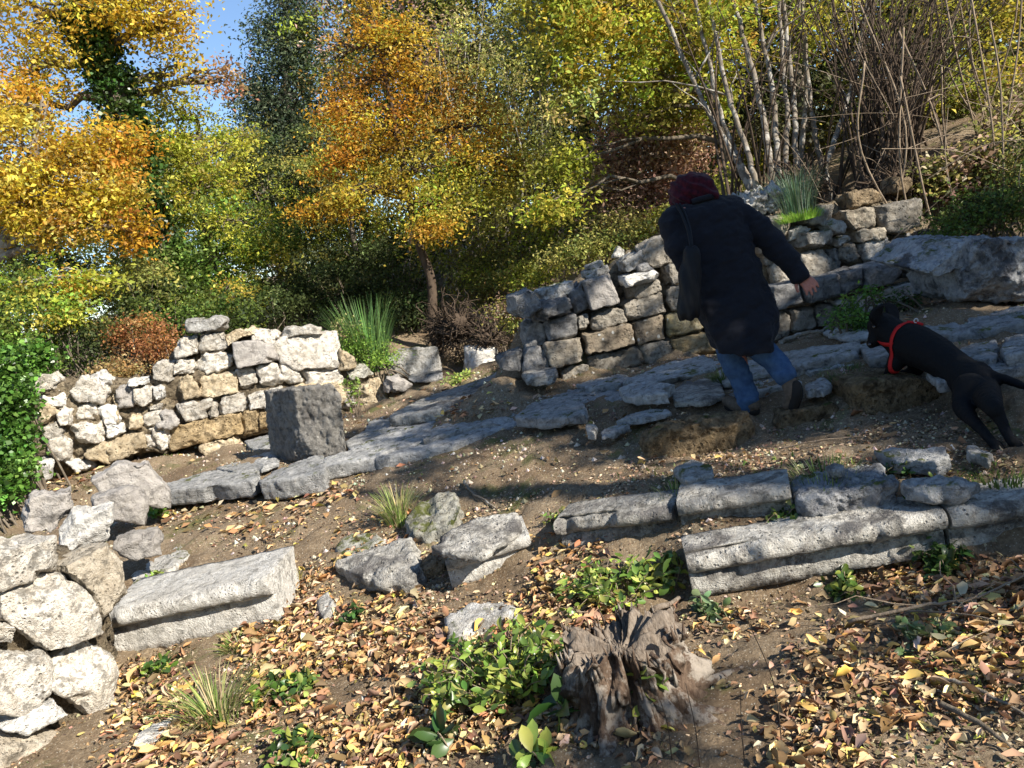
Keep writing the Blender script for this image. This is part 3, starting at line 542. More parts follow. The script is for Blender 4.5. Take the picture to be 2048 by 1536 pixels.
S(tstone([(1795,972,.31),(1812,955,.31),(1900,947,.31),(1962,958,.31),(1930,972,.31),(1860,980,.31)], .06, mat='slab', name='flat_stone', n=18), 'flat bluish slab half buried in grass behind the broken dark block', 'stone')
# stones in the middle foreground
def tilted(name, px, thick, mat, label, ex=(0, 0), **k):
    SEED[0] += 1; f = [atz(*p) for p in px]
    nn = np.array([ex[0], ex[1], -1.]); nn /= np.linalg.norm(nn)
    return S(stone(name, f, nn*thick, mat, None, seed=SEED[0], **k), label, 'stone')
tilted('broken_slab', [(660,1120,.17),(745,1088,.19),(822,1070,.2),(830,1125,.17),(820,1150,.14),(762,1160,.13),(700,1140,.15)], .17, 'bench', 'pointed broken slab over a black hollow, among the fallen leaves', (.25, .1), n=26, r=.02, rough=.014)
tilted('broken_slab', [(858,1092,.27),(885,1068,.28),(940,1030,.30),(1035,1022,.27),(1042,1050,.25),(970,1106,.24),(910,1108,.25)], .045, 'bench', 'thin tilted slab lying across a fallen moulded piece', (0, 0), n=26, r=.015, rough=.01)
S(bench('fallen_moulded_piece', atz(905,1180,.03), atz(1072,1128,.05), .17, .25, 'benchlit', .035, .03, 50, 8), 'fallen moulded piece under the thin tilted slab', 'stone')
S(fstone(Plane((-.72, 3.85), (1, 0)), [(832,1140),(860,1125),(890,1130),(888,1175),(850,1190),(832,1170)], .12, 0, 'brown', name='small_stone', n=14, r=.03), 'small dark brown stone between the pointed slab and the fallen moulded piece', 'stone')
tilted('mossy_stone', [(808,1035,.24),(850,995,.27),(900,976,.28),(922,1010,.26),(905,1045,.22),(850,1068,.19),(815,1062,.2)], .14, 'mossy', 'moss topped rough stone beside the bright grass tuft', n=24, r=.03, rough=.02)
tilted('flat_stone', [(665,1085,.15),(705,1062,.16),(755,1060,.16),(770,1080,.15),(720,1105,.13),(680,1108,.13)], .07, 'mossy', 'flat pale stone sunk in leaves left of the mossy stone', n=16, r=.03)
tilted('flat_stone', [(885,1232,.06),(925,1203,.07),(1020,1194,.08),(1032,1225,.07),(960,1250,.05),(900,1290,.04)], .08, 'lump', 'flat grey stone behind the leafy oak shoots', n=18, r=.03)
tilted('small_stone', [(630,1195,.07),(655,1180,.09),(668,1195,.09),(662,1222,.06),(645,1242,.04)], .06, 'lump', 'small upright stone among leaves just left of the pointed slab', n=12, r=.02)
# pavement
PV = [([(700,900),(860,860),(1010,815),(1040,840),(900,885),(760,915)],.355,.1,'slab','long slab of the terrace edge above the bare earth bank'),
 ([(430,935),(560,903),(556,925),(480,945)],.365,.06,'slab','narrow paving slab behind the pale left end slab'),
 ([(870,817),(1000,785),(1100,765),(1150,745),(1060,752),(900,795)],.41,.06,'slab','long thin paving slab under the drift of leaves by the kerb'),
 ([(1100,800),(1180,785),(1330,762),(1345,790),(1180,802)],.395,.06,'slab','low slab on the shaded earth, between the raised slab and the small dark edged one'),
 ([(1440,738),(1560,705),(1650,690),(1600,715),(1570,735),(1450,760)],.46,.06,'slab','bluish slab seen between and beside the legs of the person'),
 ([(1450,768),(1600,745),(1605,768),(1460,792)],.41,.05,'slab','low slab on the ground right behind the shoes'),
 ([(1720,690),(1840,660),(1900,668),(1860,700),(1740,715)],.49,.07,'slab','slab mostly hidden behind the shoulders of the dog'),
 ([(1850,738),(1990,716),(2070,700),(2070,726),(1880,762)],.465,.06,'slab','slab mostly hidden behind the back and tail of the dog'),
 ([(1650,658),(1830,617),(1900,600),(1905,625),(1700,674)],.5,.05,'slab','thin slab at the foot of the dark lower course, behind the small bush'),
 ([(300,985),(330,968),(440,935),(530,936),(500,962),(400,975)],.36,.12,'slab','pale sunlit paving slab at the left end of the terrace edge'),
 ([(497,966),(550,930),(642,910),(650,925),(645,945),(575,957)],.37,.14,'slab','thick edge slab with a rounded front below the upright block'),
 ([(648,932),(655,912),(760,885),(860,858),(845,880),(740,915)],.37,.13,'slab','long edge slab running right from under the upright block'),
 ([(690,870),(760,835),(870,818),(990,792),(955,830),(850,857),(705,895)],.38,.08,'slab','broad bluish paving slab in shade behind the edge slab'),
 ([(850,878),(870,850),(1000,812),(1050,808),(1035,832),(930,855)],.39,.1,'slab','narrow edge slab left of the raised shaded slab'),
 ([(1032,830),(1065,805),(1100,795),(1150,790),(1170,815),(1165,825),(1080,832)],.46,.09,'slab','raised slab with a dark gap beneath, middle of the terrace edge'),
 ([(985,795),(1100,768),(1150,766),(1230,770),(1170,788),(1060,795),(1000,812)],.41,.07,'slab','bluish slab behind the raised slab with a dark gap'),
 ([(1240,772),(1275,762),(1300,758),(1345,768),(1335,785),(1270,790),(1245,785)],.50,.07,'slab','small raised dark edged slab left of the person'),
 ([(1155,768),(1240,742),(1260,748),(1240,765),(1180,775)],.44,.05,'slab','thin slab close to the foot of the long wall'),
 ([(1250,758),(1330,728),(1405,708),(1440,728),(1350,758),(1290,762)],.46,.07,'slab','large shaded slab directly left of the blue jeans'),
 ([(1345,775),(1380,760),(1435,755),(1446,782),(1420,798),(1350,798)],.44,.06,'bench','pale square slab by the grass tuft left of the jeans'),
 ([(770,832),(830,806),(1040,756),(1054,764),(1050,776),(835,826)],.47,.09,'bench','long rounded kerb stone with fallen leaves in front'),
 ([(830,800),(900,775),(1000,745),(1015,750),(905,788)],.46,.06,'slab','thin kerb stone behind the long rounded one'),
 ([(488,882),(545,865),(552,888),(500,897)],.39,.06,'slab','small bluish slab at the wall foot, left of the upright block'),
 ([(478,920),(550,897),(558,922),(520,935)],.37,.05,'slab','shaded paving slab in the shadow of the upright block'),
 ([(1562,715),(1620,697),(1716,682),(1720,692),(1705,703),(1605,722),(1575,728)],.50,.09,'slab','long narrow slab between the jeans and the dog'),
 ([(1600,738),(1640,722),(1725,706),(1705,727),(1620,742)],.44,.05,'slab','light blue flat slab below the long narrow one near the dog'),
 ([(1610,768),(1645,752),(1662,765),(1645,778),(1615,778)],.43,.05,'slab','small square slab just right of the lifted shoe'),
 ([(1830,655),(1950,630),(2060,605),(2070,640),(1990,655),(1900,668)],.52,.08,'slab','broad bluish slab behind the dog, below the big boulder'),
 ([(1900,705),(1950,686),(1990,680),(2000,700),(1990,715),(1935,722)],.50,.12,'slab','thick slab just behind the rump of the dog'),
 ([(1992,680),(2060,655),(2080,700),(2010,712)],.52,.1,'slab','tilted bluish slab at the right edge behind the dog'),
 ([(1750,900),(1800,893),(1890,892),(1896,912),(1870,922),(1790,918)],.325,.07,'slab','flat stone on the shaded ground left of the hind paws'),
 ([(1345,935),(1385,920),(1420,928),(1425,942),(1370,956)],.37,.06,'lump','small reddish pale stone in the grass at the end of the bare earth'),
 ([(1645,938),(1665,926),(1688,930),(1680,942)],.36,.04,'lump','little pale stone in the grass behind the middle seat stone'),
 ([(1928,896),(1950,888),(1988,902),(1975,915),(1940,908)],.32,.05,'lump','small pale stone right beside the hind paws'),
 ([(1172,845),(1182,838),(1195,850),(1188,865),(1175,862)],.40,.05,'lump','small upright pale stone on the shaded earth below the raised slab'),
 ([(1200,862),(1235,845),(1260,848),(1230,862),(1205,872)],.38,.04,'slab','low broken stone beside the small upright pale stone'),
 ([(1230,840),(1260,825),(1320,815),(1345,822),(1300,835)],.40,.04,'slab','flat shard on the shaded earth left of the standing foot')]
for px, z, th_, mt, lab in PV:
    if len(px) > 4 and th_ > .045: px = grow(px, 1.06)
    S(tstone(px, th_, z, mt, n=36 if th_ > .06 else 26, r=.010, rough=.0065, fs=1.5, cuts=6), lab, 'stone')
PM = Plane((1.0, 4.25), (1, -.1))
S(fstone(PM, [(1285,890),(1320,862),(1400,845),(1505,834),(1518,860),(1524,905),(1420,920),(1295,930)], .2, 0, 'mound', name='earthy_block', n=44, r=.018, rough=.010, fs=1.5, cuts=3), 'crumbling brown block with mossy top in front of the standing foot', 'stone')
S(fstone(Plane((2.0, 4.1), (1, -.05)), [(1710,775),(1745,762),(1840,754),(1882,775),(1905,835),(1850,848),(1770,872),(1732,865)], .4, 0, 'mound', name='earthy_block', n=44, r=.018, rough=.010, fs=1.5, cuts=3), 'pitted brown block under the front paws of the dog', 'stone')
S(fstone(Plane((1.6, 4.3), (1, -.05)), [(1545,832),(1600,822),(1665,805),(1690,835),(1640,866),(1560,868)], .2, 0, 'mound', name='earthy_block', n=34, r=.018, rough=.01, cuts=3), 'low mossy block between the lifted shoe and the block under the dog', 'stone')
S(fstone(Plane((2.5, 4.1), (1, -.05)), [(1975,742),(2080,722),(2100,810),(1990,818)], .35, 0, 'mound', name='earthy_block', n=34, r=.018, rough=.01, cuts=3), 'long brown block behind the tail of the dog', 'stone')
# ---------------------------------------------------------------- plants
def unit(V): return V/(np.linalg.norm(V, axis=-1, keepdims=True)+1e-9)
def leafset(mb, P, size, C, rng, wid=.5, up=.5, detail=0, droop=.3, fold=.18, flat=None, jag=0):
    """leaves at P (n x 3) with sizes `size`, colours C; detail 0: one folded diamond, 1: a curled six sided blade"""
    n = len(P); size = np.broadcast_to(size, (n,))[:, None]
    A = unit(rng.normal(size=(n, 3))*[1, 1, .7]-[0, 0, droop])
    Nn = rng.normal(size=(n, 3)) + np.array([0, 0, up*3])
    if flat is not None: A[:, 2] *= flat; A = unit(A)
    B = unit(np.cross(Nn, A)); U = np.cross(A, B); w_ = size*wid*.5
    if detail == 0:
        V = np.stack([P, P+A*size*.45+B*w_+U*size*fold, P+A*size, P+A*size*.45-B*w_+U*size*fold], 1)
        b = np.arange(n)[:, None]*4; Q = b+np.array([[0, 1, 2, 3]]); k = 4
        Q = np.concatenate([Q]).reshape(-1, 4); T = None
    else:
        prof = [0.05, .62, 1, .8, .0]; st = [0, .22, .5, .78, 1]
        cu = (rng.random((n, 1))-.4)*.9; cw = .1+rng.random((n, 1))*.5; VV = []
        for s_, p_ in zip(st, prof):
            c = P+A*size*s_+U*size*cu*(s_-.5)**2*1.6; 
            jg = 1+.45*rng.normal(size=(n, 1))*jag
            for sg in (-1, 0, 1): VV.append(c+B*w_*p_*sg*(jg if sg > 0 else 2-jg)+U*abs(sg)*p_*w_*cw*2*fold*3+U*rng.normal(size=(n, 1))*size*.05*jag)
        V = np.stack(VV, 1); k = 15; b = np.arange(n)[:, None]*15
        f = [[a*3+q, a*3+q+1, a*3+q+4, a*3+q+3] for a in range(4) for q in (0, 1)]
        Q = (b[:, :, None]+np.array(f)[None]).reshape(-1, 4); T = None
    mb.put(V.reshape(-1, 3), Q, T, np.repeat(C, k, axis=0))
def pal(rng, n, cols, jit=.18, wts=None):
    cols = np.array(cols); i = rng.choice(len(cols), n, p=wts); c = cols[i]
    return np.clip(c*(1+jit*rng.normal(size=(n, 1)))*(1+.08*rng.normal(size=(n, 3))), .005, .95)
def clumps(mb, centre, rad, n, per, size, cols, rng, cr=.35, wid=.5, shell=.6, detail=0, up=.4, coljit=.28, flatc=.6, droop=.3):
    per = int(per*2.1); n = max(3, int(n*.78)); cr = cr*.82; c = unit(rng.normal(size=(n, 3)))*(rng.random((n, 1))**(1/3)*(1-shell)+shell*rng.uniform(.55, 1, (n, 1)))*rad+centre
    base = pal(rng, n, cols, coljit)
    P = np.repeat(c, per, 0)+rng.normal(size=(n*per, 3))*[cr, cr, cr*flatc]*rng.uniform(.6, 1.3, (n*per, 1))
    C = np.repeat(base, per, 0)*(1+.16*rng.normal(size=(n*per, 1))); C = np.clip(C, .005, .95)
    leafset(mb, P, size*.84*rng.uniform(.55, 1.2, n*per), C, rng, wid, up, detail, droop)
    return c
def branch(mb, a, b, r0, r1, rng, wob=.08, n=7, sides=5):
    a = np.array(a); b = np.array(b); t = np.linspace(0, 1, n)[:, None]; L_ = np.linalg.norm(b-a)
    P = a+(b-a)*t+rng.normal(size=(n, 3))*wob*L_*.35*np.sin(t*math.pi)+np.array([0, 0, .08*L_])*np.sin(t*math.pi)
    tube(mb, P, np.linspace(r0, r1, n), sides, cap=False); return P
def pw(p):
    return aty(*p[:3])
def tree(name, label, trunk, r0, blobs, cols, size, seed, bark='bark', group=None, cat='tree', n=26, per=40, cr=.3, shell=.55, ivy=None, mat='leaf', twigs=9, wid=.5, crown='crown', ground=True):
    rng = np.random.default_rng(seed)
    T = [pw(p) for p in trunk]; base = T[0].copy()
    if ground: base[2] = min(base[2], float(Hs(base[0], base[1])))-.05; T = [base]+T
    root = empty(name, base, label, cat, group); root['kind'] = 'thing'
    tp = curve(T, 6); mt = MB(); tube(mt, tp, np.linspace(r0, r0*.3, len(tp)), 9)
    ml = MB()
    for bl in blobs:
        px, py, Y, rx, ry = bl[:5]; cc = bl[5] if len(bl) > 5 else cols; q = bl[6] if len(bl) > 6 else 1
        c = aty(px, py, Y); R_ = np.array([rx, (rx+ry)*.45, ry])*Y/F
        cl = clumps(ml, c, R_, max(4, int(n*q)), per, size, cc, rng, cr, wid, shell)
        d = np.linalg.norm(tp-c, axis=1); lo = d+np.maximum(0, tp[:, 2]-c[2])*2; a = tp[int(np.argmin(lo))]
        bp_ = branch(mt, a, c, r0*.42, r0*.15, rng)
        for k in range(twigs):
            e = cl[rng.integers(len(cl))]; branch(mt, bp_[rng.integers(3, 7)], e, r0*.15, .007, rng, .15, 5, 4)
    mt.build('trunk', M[bark], root, loc=base); ml.build(crown, M[mat], root, loc=base)
    return root
YEL = [(.62,.46,.05),(.70,.52,.07),(.58,.36,.05),(.66,.55,.12)]; LIME = [(.40,.45,.06),(.50,.50,.07),(.30,.36,.05),(.55,.50,.09)]
ORA = [(.55,.30,.03),(.60,.38,.04),(.45,.22,.03),(.62,.45,.07)]; DKG = [(.07,.10,.03),(.10,.135,.045),(.05,.07,.025),(.13,.16,.06)]
OLV = [(.22,.24,.06),(.31,.30,.08),(.15,.18,.05),(.38,.35,.10)]; HOLM = [(.085,.115,.065),(.12,.155,.09),(.06,.085,.045),(.16,.19,.11)]
BRN = [(.44,.29,.20),(.52,.37,.27),(.34,.21,.14)]; HAZ = [(.46,.46,.12),(.55,.52,.15),(.36,.38,.09),(.60,.56,.22)]; GRN = [(.13,.20,.04),(.18,.27,.05),(.09,.14,.03),(.24,.33,.07)]
MIXY = [(.5,.38,.05),(.40,.38,.05),(.55,.42,.07)]
tree('ivy_clad_tree', 'tall yellow leaved tree with a leaning trunk wrapped in dark ivy', [(345,640,10.8),(330,520,10.8),(285,360,10.8),(235,200,10.8),(190,80,10.8),(140,-60,10.8),(110,-200,10.8)], .17,
 [(290,15,10.6,85,60,YEL),(250,20,11.6,80,40,YEL,.4),(325,60,10.8,45,50,YEL,.5),(345,150,11,50,50,MIXY,.35),(70,30,10.4,130,80,YEL),(60,140,10.4,110,70,YEL),(150,-60,10.5,180,80,YEL,.7),(430,165,11.5,35,45,[(.45,.27,.12),(.5,.33,.15)],.25),(20,230,10.6,70,50,YEL,.6)], YEL, .085, 101, n=40, per=34, cr=.2)
# ivy on that trunk: a climbing plant of its own
rng = np.random.default_rng(5); mb = MB()
tp = curve([pw(p) for p in [(345,640,10.8),(330,520,10.8),(285,360,10.8),(235,200,10.8),(190,80,10.8),(170,40,10.8)]], 10)
for i_, p in enumerate(tp):
    q = i_/len(tp); clumps(mb, p, np.array([.34-.1*q, .34-.1*q, .22]), 9, 30, .075, [(.05,.10,.02),(.07,.13,.03),(.035,.07,.015)], rng, .1, .8, .7)
for i_ in range(8): tube(mb, tp+rng.normal(size=3)*[.1, .1, 0], .015, 4, C=(.12, .09, .06))
S(mb.build('climbing_ivy', M['glossy']), 'dark glossy ivy wrapped thickly round the leaning tree trunk', 'ivy')['kind'] = 'thing'
tree('golden_tree', 'golden yellow tree with pale forked boughs at the far left', [(-60,640,9.6),(20,470,9.6),(60,330,9.6),(90,200,9.6)], .13,
 [(50,300,9.4,120,80),(150,340,9.4,110,70,ORA+YEL),(90,390,9.2,130,60),(210,300,9.8,80,60,ORA+YEL,.8),(30,210,9.6,80,50,ORA+YEL,.6),(200,400,9.4,80,45),(20,400,9.2,80,60),(260,460,9.2,30,40,ORA,.4),(120,460,9.2,90,30,YEL,.5),(170,570,8.8,60,20,LIME+YEL,.4)], YEL, .08, 102, bark='palebark', n=46, per=34, cr=.17)
tree('lime_green_tree', 'bright yellow green tree between the ivy clad trunk and the dark evergreen', [(420,640,11.6),(410,500,11.6),(400,350,11.6),(395,240,11.6)], .10,
 [(350,240,11.6,75,60,MIXY+LIME,.7),(430,305,11.5,85,62,LIME),(340,330,11.3,80,70,LIME),(400,380,11.3,110,60,LIME),(330,430,11.2,70,60,LIME),(460,440,11,100,60,LIME+GRN),(530,490,10.8,75,40,LIME+GRN,.8),(420,520,10.9,100,50,GRN),(350,560,10.6,80,60,GRN),(440,600,10.2,90,35,GRN+LIME),(300,270,11.4,50,50,LIME,.6)], LIME, .075, 103, n=42, per=34, cr=.17)
tree('evergreen_oak', 'tall dark grey green evergreen with an upright narrow top against the sky', [(600,640,15),(585,400,15),(575,200,15),(570,20,15)], .16,
 [(572,25,15,30,60),(535,70,15,18,45,HOLM,.3),(600,70,15,30,50,HOLM,.6),(560,130,15,70,60),(520,205,15,50,55),(590,210,15,60,60),(560,290,15,90,70),(500,330,14.6,50,60),(630,330,15,70,80),(570,400,14.5,110,70),(520,480,14.3,80,60),(650,460,14.5,90,70),(600,540,14,130,50,DKG)], HOLM, .085, 104, n=60, per=34, cr=.26)
tree('orange_tree', 'orange and yellow tree with a slender trunk in the middle, forking low', [(866,655,9.8),(862,560,9.8),(835,480,9.8),(815,380,9.8),(795,260,9.8),(765,130,9.8),(745,40,9.8)], .07,
 [(748,40,9.8,52,50,ORA,.7),(668,115,10,34,45,ORA+BRN,.25),(800,90,9.8,60,50,ORA+MIXY,.7),(745,160,9.8,85,50,ORA,.8),(870,190,9.8,85,55,ORA,.8),(692,232,9.7,55,45,ORA,.7),(780,260,9.7,100,50,MIXY+ORA),(940,255,9.8,90,50,ORA,.8),(690,320,9.6,95,25,ORA,.8),(830,340,9.6,100,50,MIXY+LIME),(980,325,9.8,95,45,ORA+MIXY,.8),(740,390,9.5,120,26,MIXY,.8),(655,420,9.6,70,18,ORA,.5),(880,410,9.6,110,45,MIXY+LIME),(860,455,9.4,50,25,ORA+MIXY,.5),(1000,370,9.8,60,50,MIXY+LIME,.6)], ORA, .065, 105, bark='redbark', n=34, per=36, cr=.17, shell=.4, twigs=14)
for i_, (bx, tops, Y, bl) in enumerate([(930, [(870,150),(900,100),(950,60),(990,120),(1010,250)], 12.2, [(880,90,12.5,60,80,HAZ+BRN,.7),(950,110,12.5,80,90),(1010,190,12.2,80,90),(930,260,12,80,80),(1000,330,12,80,70),(900,380,11.6,70,60,LIME),(960,430,11.6,70,50),(890,490,11.2,60,50,LIME+OLV,.7),(960,520,11,60,40,OLV,.6)]),
   (1050, [(1010,60),(1050,40),(1090,100),(1120,200),(1080,250)], 12.6, [(1040,80,12.8,70,80),(1100,150,12.6,80,80),(1060,250,12.4,80,80),(1130,300,12.2,80,80,HAZ+OLV),(1060,380,12,80,70,HAZ+LIME),(1130,440,11.6,80,60,HAZ+OLV),(1050,480,11.2,80,45,LIME+OLV),(1120,520,10.6,70,35,OLV,.6)])]):
    rng = np.random.default_rng(200+i_); base = aty(bx, 620 if i_ == 0 else 560, Y); base[2] = float(Hs(base[0], base[1]))
    root = empty('hazel_thicket', base, ['pale yellow green hazel with many thin upright stems just behind the orange tree', 'dense pale hazel standing between the orange tree and the pinkish brown oak'][i_], 'shrub', 'pale hazels behind the walls'); root['kind'] = 'thing'
    ms = MB(); ml = MB()
    for k in range(26):
        tx, ty = tops[k % 5]; b0 = base+rng.normal(size=3)*[.35, .3, 0]; tp = aty(tx+rng.normal()*40, ty+rng.normal()*60+rng.random()*150, Y+rng.normal()*.4)
        tube(ms, curve([b0, (b0+tp)/2+rng.normal(size=3)*.15+[0, 0, .1], tp], 6), np.linspace(.028, .006, 13), 5, cap=False)
    for b_ in bl: clumps(ml, aty(*b_[:3]), np.array([b_[3], b_[3], b_[4]])*b_[2]/F, int(40*(b_[6] if len(b_) > 6 else 1)), 30, .07, b_[5] if len(b_) > 5 else HAZ, rng, .22, .5, .4)
    ms.build('stems', M['palebark'], root, loc=base); ml.build('foliage', M['leaf'], root, loc=base)
tree('brown_leaved_oak', 'oak in pinkish brown dead leaf behind the head of the person', [(1330,470,10.6),(1320,350,10.6),(1310,220,10.6)], .1,
 [(1260,290,10.4,70,60),(1320,330,10.3,70,70),(1240,370,10.3,70,60),(1310,410,10.2,80,50),(1290,220,10.6,60,50,BRN+OLV),(1230,450,10,60,40,BRN+OLV),(1390,270,10.5,40,50,BRN+OLV,.5)], BRN, .08, 106, n=40, per=34, cr=.22)
tree('overhanging_tree', 'leafy yellow green tree spreading over the middle right, above the headscarf', [(1480,470,9.6),(1440,250,9.5),(1380,80,9.4),(1330,-80,9.4)], .08,
 [(1130,60,9.2,110,50),(1240,40,9.3,100,60),(1340,60,9.2,110,70),(1200,130,9.2,110,50),(1300,160,9.3,110,50),(1420,90,9.6,80,70),(1170,220,9.2,90,40,HAZ+LIME,.5),(1290,235,9.4,90,25,HAZ+LIME,.35),(1390,200,9.8,80,50),(1130,330,9.2,60,25,LIME,.5),(1110,410,9,50,25,LIME,.5),(1090,-10,9.2,90,40),(1250,-40,9.3,150,50),(1450,-20,9.6,120,60)], LIME+MIXY, .085, 107, n=34, per=32, cr=.18, bark='bark', twigs=5)
# coppiced stems above the wall
def coppice(label, stems, Y, r0, blobs, cols, seed, bark, extra=0, ex=None, size=.075, grp='multi stemmed coppice clumps above the wall'):
    rng = np.random.default_rng(seed); b0 = aty(*stems[0][0], Y); root = empty('coppiced_tree', [b0[0], b0[1], Hs(b0[0], b0[1])], label, 'tree', grp); root['kind'] = 'thing'
    loc = np.array(root.location)
    for s_ in stems:
        ms = MB(); dy = rng.normal()*.15; P = [aty(x, y, Y+dy+k*.15) for k, (x, y) in enumerate(s_)]; g0 = P[0].copy(); g0[2] = min(g0[2], float(Hs(g0[0], g0[1])))-.06
        if len(P) > 1: P.append(P[-1]+(P[-1]-P[-2])*.5)
        c_ = curve([g0]+P, 6); tube(ms, c_+rng.normal(size=c_.shape)*.006, np.linspace(r0*rng.uniform(.75, 1.15), r0*.45, len(c_)), 8)
        for k in range(3): a = c_[rng.integers(len(c_)//2, len(c_))]; branch(ms, a, a+rng.normal(size=3)*[.5, .4, .2]+[0, 0, .4], .012, .004, rng, .1, 5, 4)
        ms.build('stem', M[bark], root)
    if extra:
        ms = MB()
        for k in range(extra):
            a = b0+rng.normal(size=3)*[.22, .25, 0]; a[2] = float(Hs(a[0], a[1]))-.03; q = ex(rng); e = aty(*q, Y+rng.normal()*.5); mid = (a+e)/2+rng.normal(size=3)*.06-[(e[0]-a[0])*.14, 0, -.05]
            c_ = curve([a, mid, e], 7); tube(ms, c_, np.linspace(rng.uniform(.007, .02), .003, len(c_)), 5, cap=False)
            for z in range(2): p = c_[rng.integers(5, len(c_))]; branch(ms, p, p+rng.normal(size=3)*[.3, .3, .2]+[0, 0, .2], .005, .002, rng, .15, 4, 4)
        ms.build('thin_stems', M['redbark'], root)
    ml = MB()
    for b_ in blobs: clumps(ml, aty(*b_[:3]), np.array([b_[3], b_[3]*.8, b_[4]])*b_[2]/F, int(30*(b_[6] if len(b_) > 6 else 1)), 28, size, b_[5] if len(b_) > 5 else cols, rng, .17, .5, .4)
    ml.build('foliage', M['leaf'], root); return root
coppice('coppiced clump of smooth mottled grey stems fanning up from the wall top', [[(1497,372),(1455,290),(1400,190),(1315,0)],[(1503,370),(1470,300),(1435,200),(1390,0)],[(1512,366),(1485,270),(1455,190),(1418,0)],[(1541,340),(1528,240),(1505,140),(1465,0)],[(1556,335),(1550,240),(1540,150),(1510,0)],
 [(1572,335),(1574,240),(1568,150),(1558,0)],[(1592,345),(1590,240),(1583,150),(1565,0)],[(1600,345),(1608,240),(1613,160),(1598,0)],[(1643,335),(1628,260),(1618,180),(1605,0)],[(1652,340),(1680,250),(1705,160),(1735,0)]], 7.9, .036,
 [(1480,30,8.2,90,35,LIME+MIXY,.4),(1600,20,8.4,90,35,LIME+MIXY,.45),(1550,100,8.8,60,35,LIME,.2),(1700,50,8.8,80,45,LIME+MIXY,.35),(1600,-60,8.4,150,40,LIME,.4)], LIME+MIXY, 301, 'palebark', 16, lambda r: (1590+r.normal()*120, r.uniform(-80, 60)))
coppice('dense clump of thin dark reddish stems, right of the smooth grey stems', [[(1765,352),(1740,240),(1700,120),(1665,0)],[(1772,350),(1760,200),(1745,80),(1745,0)],[(1782,352),(1785,200),(1800,60),(1805,0)],[(1790,352),(1820,220),(1850,100),(1870,0)]], 7.6, .024,
 [(1830,20,8.6,90,40,LIME+MIXY,.4),(1990,50,8,60,40,MIXY,.5),(1980,150,7.8,50,22,MIXY,.35),(1900,100,8.6,60,40,OLV,.4),(2020,0,8,60,30,MIXY,.5)], LIME, 302, 'redbark', 90, lambda r: (1800+r.normal()*120, r.uniform(-80, 60)))
# dry tangle at the right edge
for i_, (cx, cy, Y, lab, n_, w_) in enumerate([(1900, 330, 6.9, 'tangled dry brown twigs and bramble canes beside the dense thin stems', 70, 1), (2010, 200, 7.4, 'high grey tangle of dead vines at the upper right edge', 85, 1.4)]):
    rng = np.random.default_rng(400+i_); mb = MB(); c = aty(cx, cy, Y)
    for k in range(n_):
        a = c+rng.normal(size=3)*[.55*w_, .4, .45*w_]; d = rng.normal(size=3)*[.5, .35, .45]-[0, 0, .15]
        tube(mb, curve([a, a+d*.5+rng.normal(size=3)*.04+[0, 0, .05], a+d], 5), rng.uniform(.0015, .004), 4, cap=False)
    for k in range(10):
        a = c+rng.normal(size=3)*[.5, .2, 0]; a[2] = Hs(a[0], a[1])-.05; e = a+np.array([rng.normal()*.4, 0, 1.4+rng.random()]); tube(mb, curve([a, (a+e)/2+rng.normal(size=3)*.2, e], 6), .009, 4)
    S(mb.build('bramble_tangle', M['twig']), lab, 'bramble', 'dry tangles at the right')['kind'] = 'thing'
# root clumps
def rootclump(px, py, Y, rad, label, seed, n_=70):
    rng = np.random.default_rng(seed); c = aty(px, py, Y); c[2] = max(c[2], float(Hs(c[0], c[1]))); mb = MB()
    V = unit(rng.normal(size=(1, 3)))
    th, ph = np.meshgrid(np.linspace(0, 2*math.pi, 33)[:-1], np.linspace(.05, math.pi-.05, 17)); D = np.stack([np.cos(th)*np.sin(ph), np.sin(th)*np.sin(ph), np.cos(ph)], -1).reshape(-1, 3)
    Vv = c+D*rad*.45*(1+.6*fbm(D*3+seed, seed, 5, .6))[:, None]*[1, .7, .8]; n_ = int(n_*3.2); i = np.arange(16)[:, None]; j = np.arange(32)[None]
    mb.put(Vv, np.stack([i*32+j, (i+1)*32+j, (i+1)*32+(j+1) % 32, i*32+(j+1) % 32], -1).reshape(-1, 4))
    for k in range(n_):
        d = unit(rng.normal(size=3)*[1, .6, .8]); a = c+d*rad*.5*np.array([1, .7, .8]); e = a+unit(d+rng.normal(size=3)*1.2)*rad*rng.uniform(.3, 1.)
        tube(mb, curve([a, (a+e)/2+rng.normal(size=3)*.07, e], 4), np.linspace(rng.uniform(.004, .014), .002, 9), 5, cap=False)
    S(mb.build('root_clump', M['redbark']), label, 'roots')['kind'] = 'thing'
rootclump(905, 655, 9.3, .38, 'dark tangle of roots and earth under the orange tree, above the white block', 31)
rootclump(975, 675, 9.0, .2, 'smaller mat of dead roots just right of the large root tangle', 32, 40)
rootclump(1600, 375, 7.7, .3, 'dark old rootstock from which the smooth grey stems grow', 33)
rootclump(1790, 375, 7.2, .28, 'matted roots under the dense thin stems', 34)
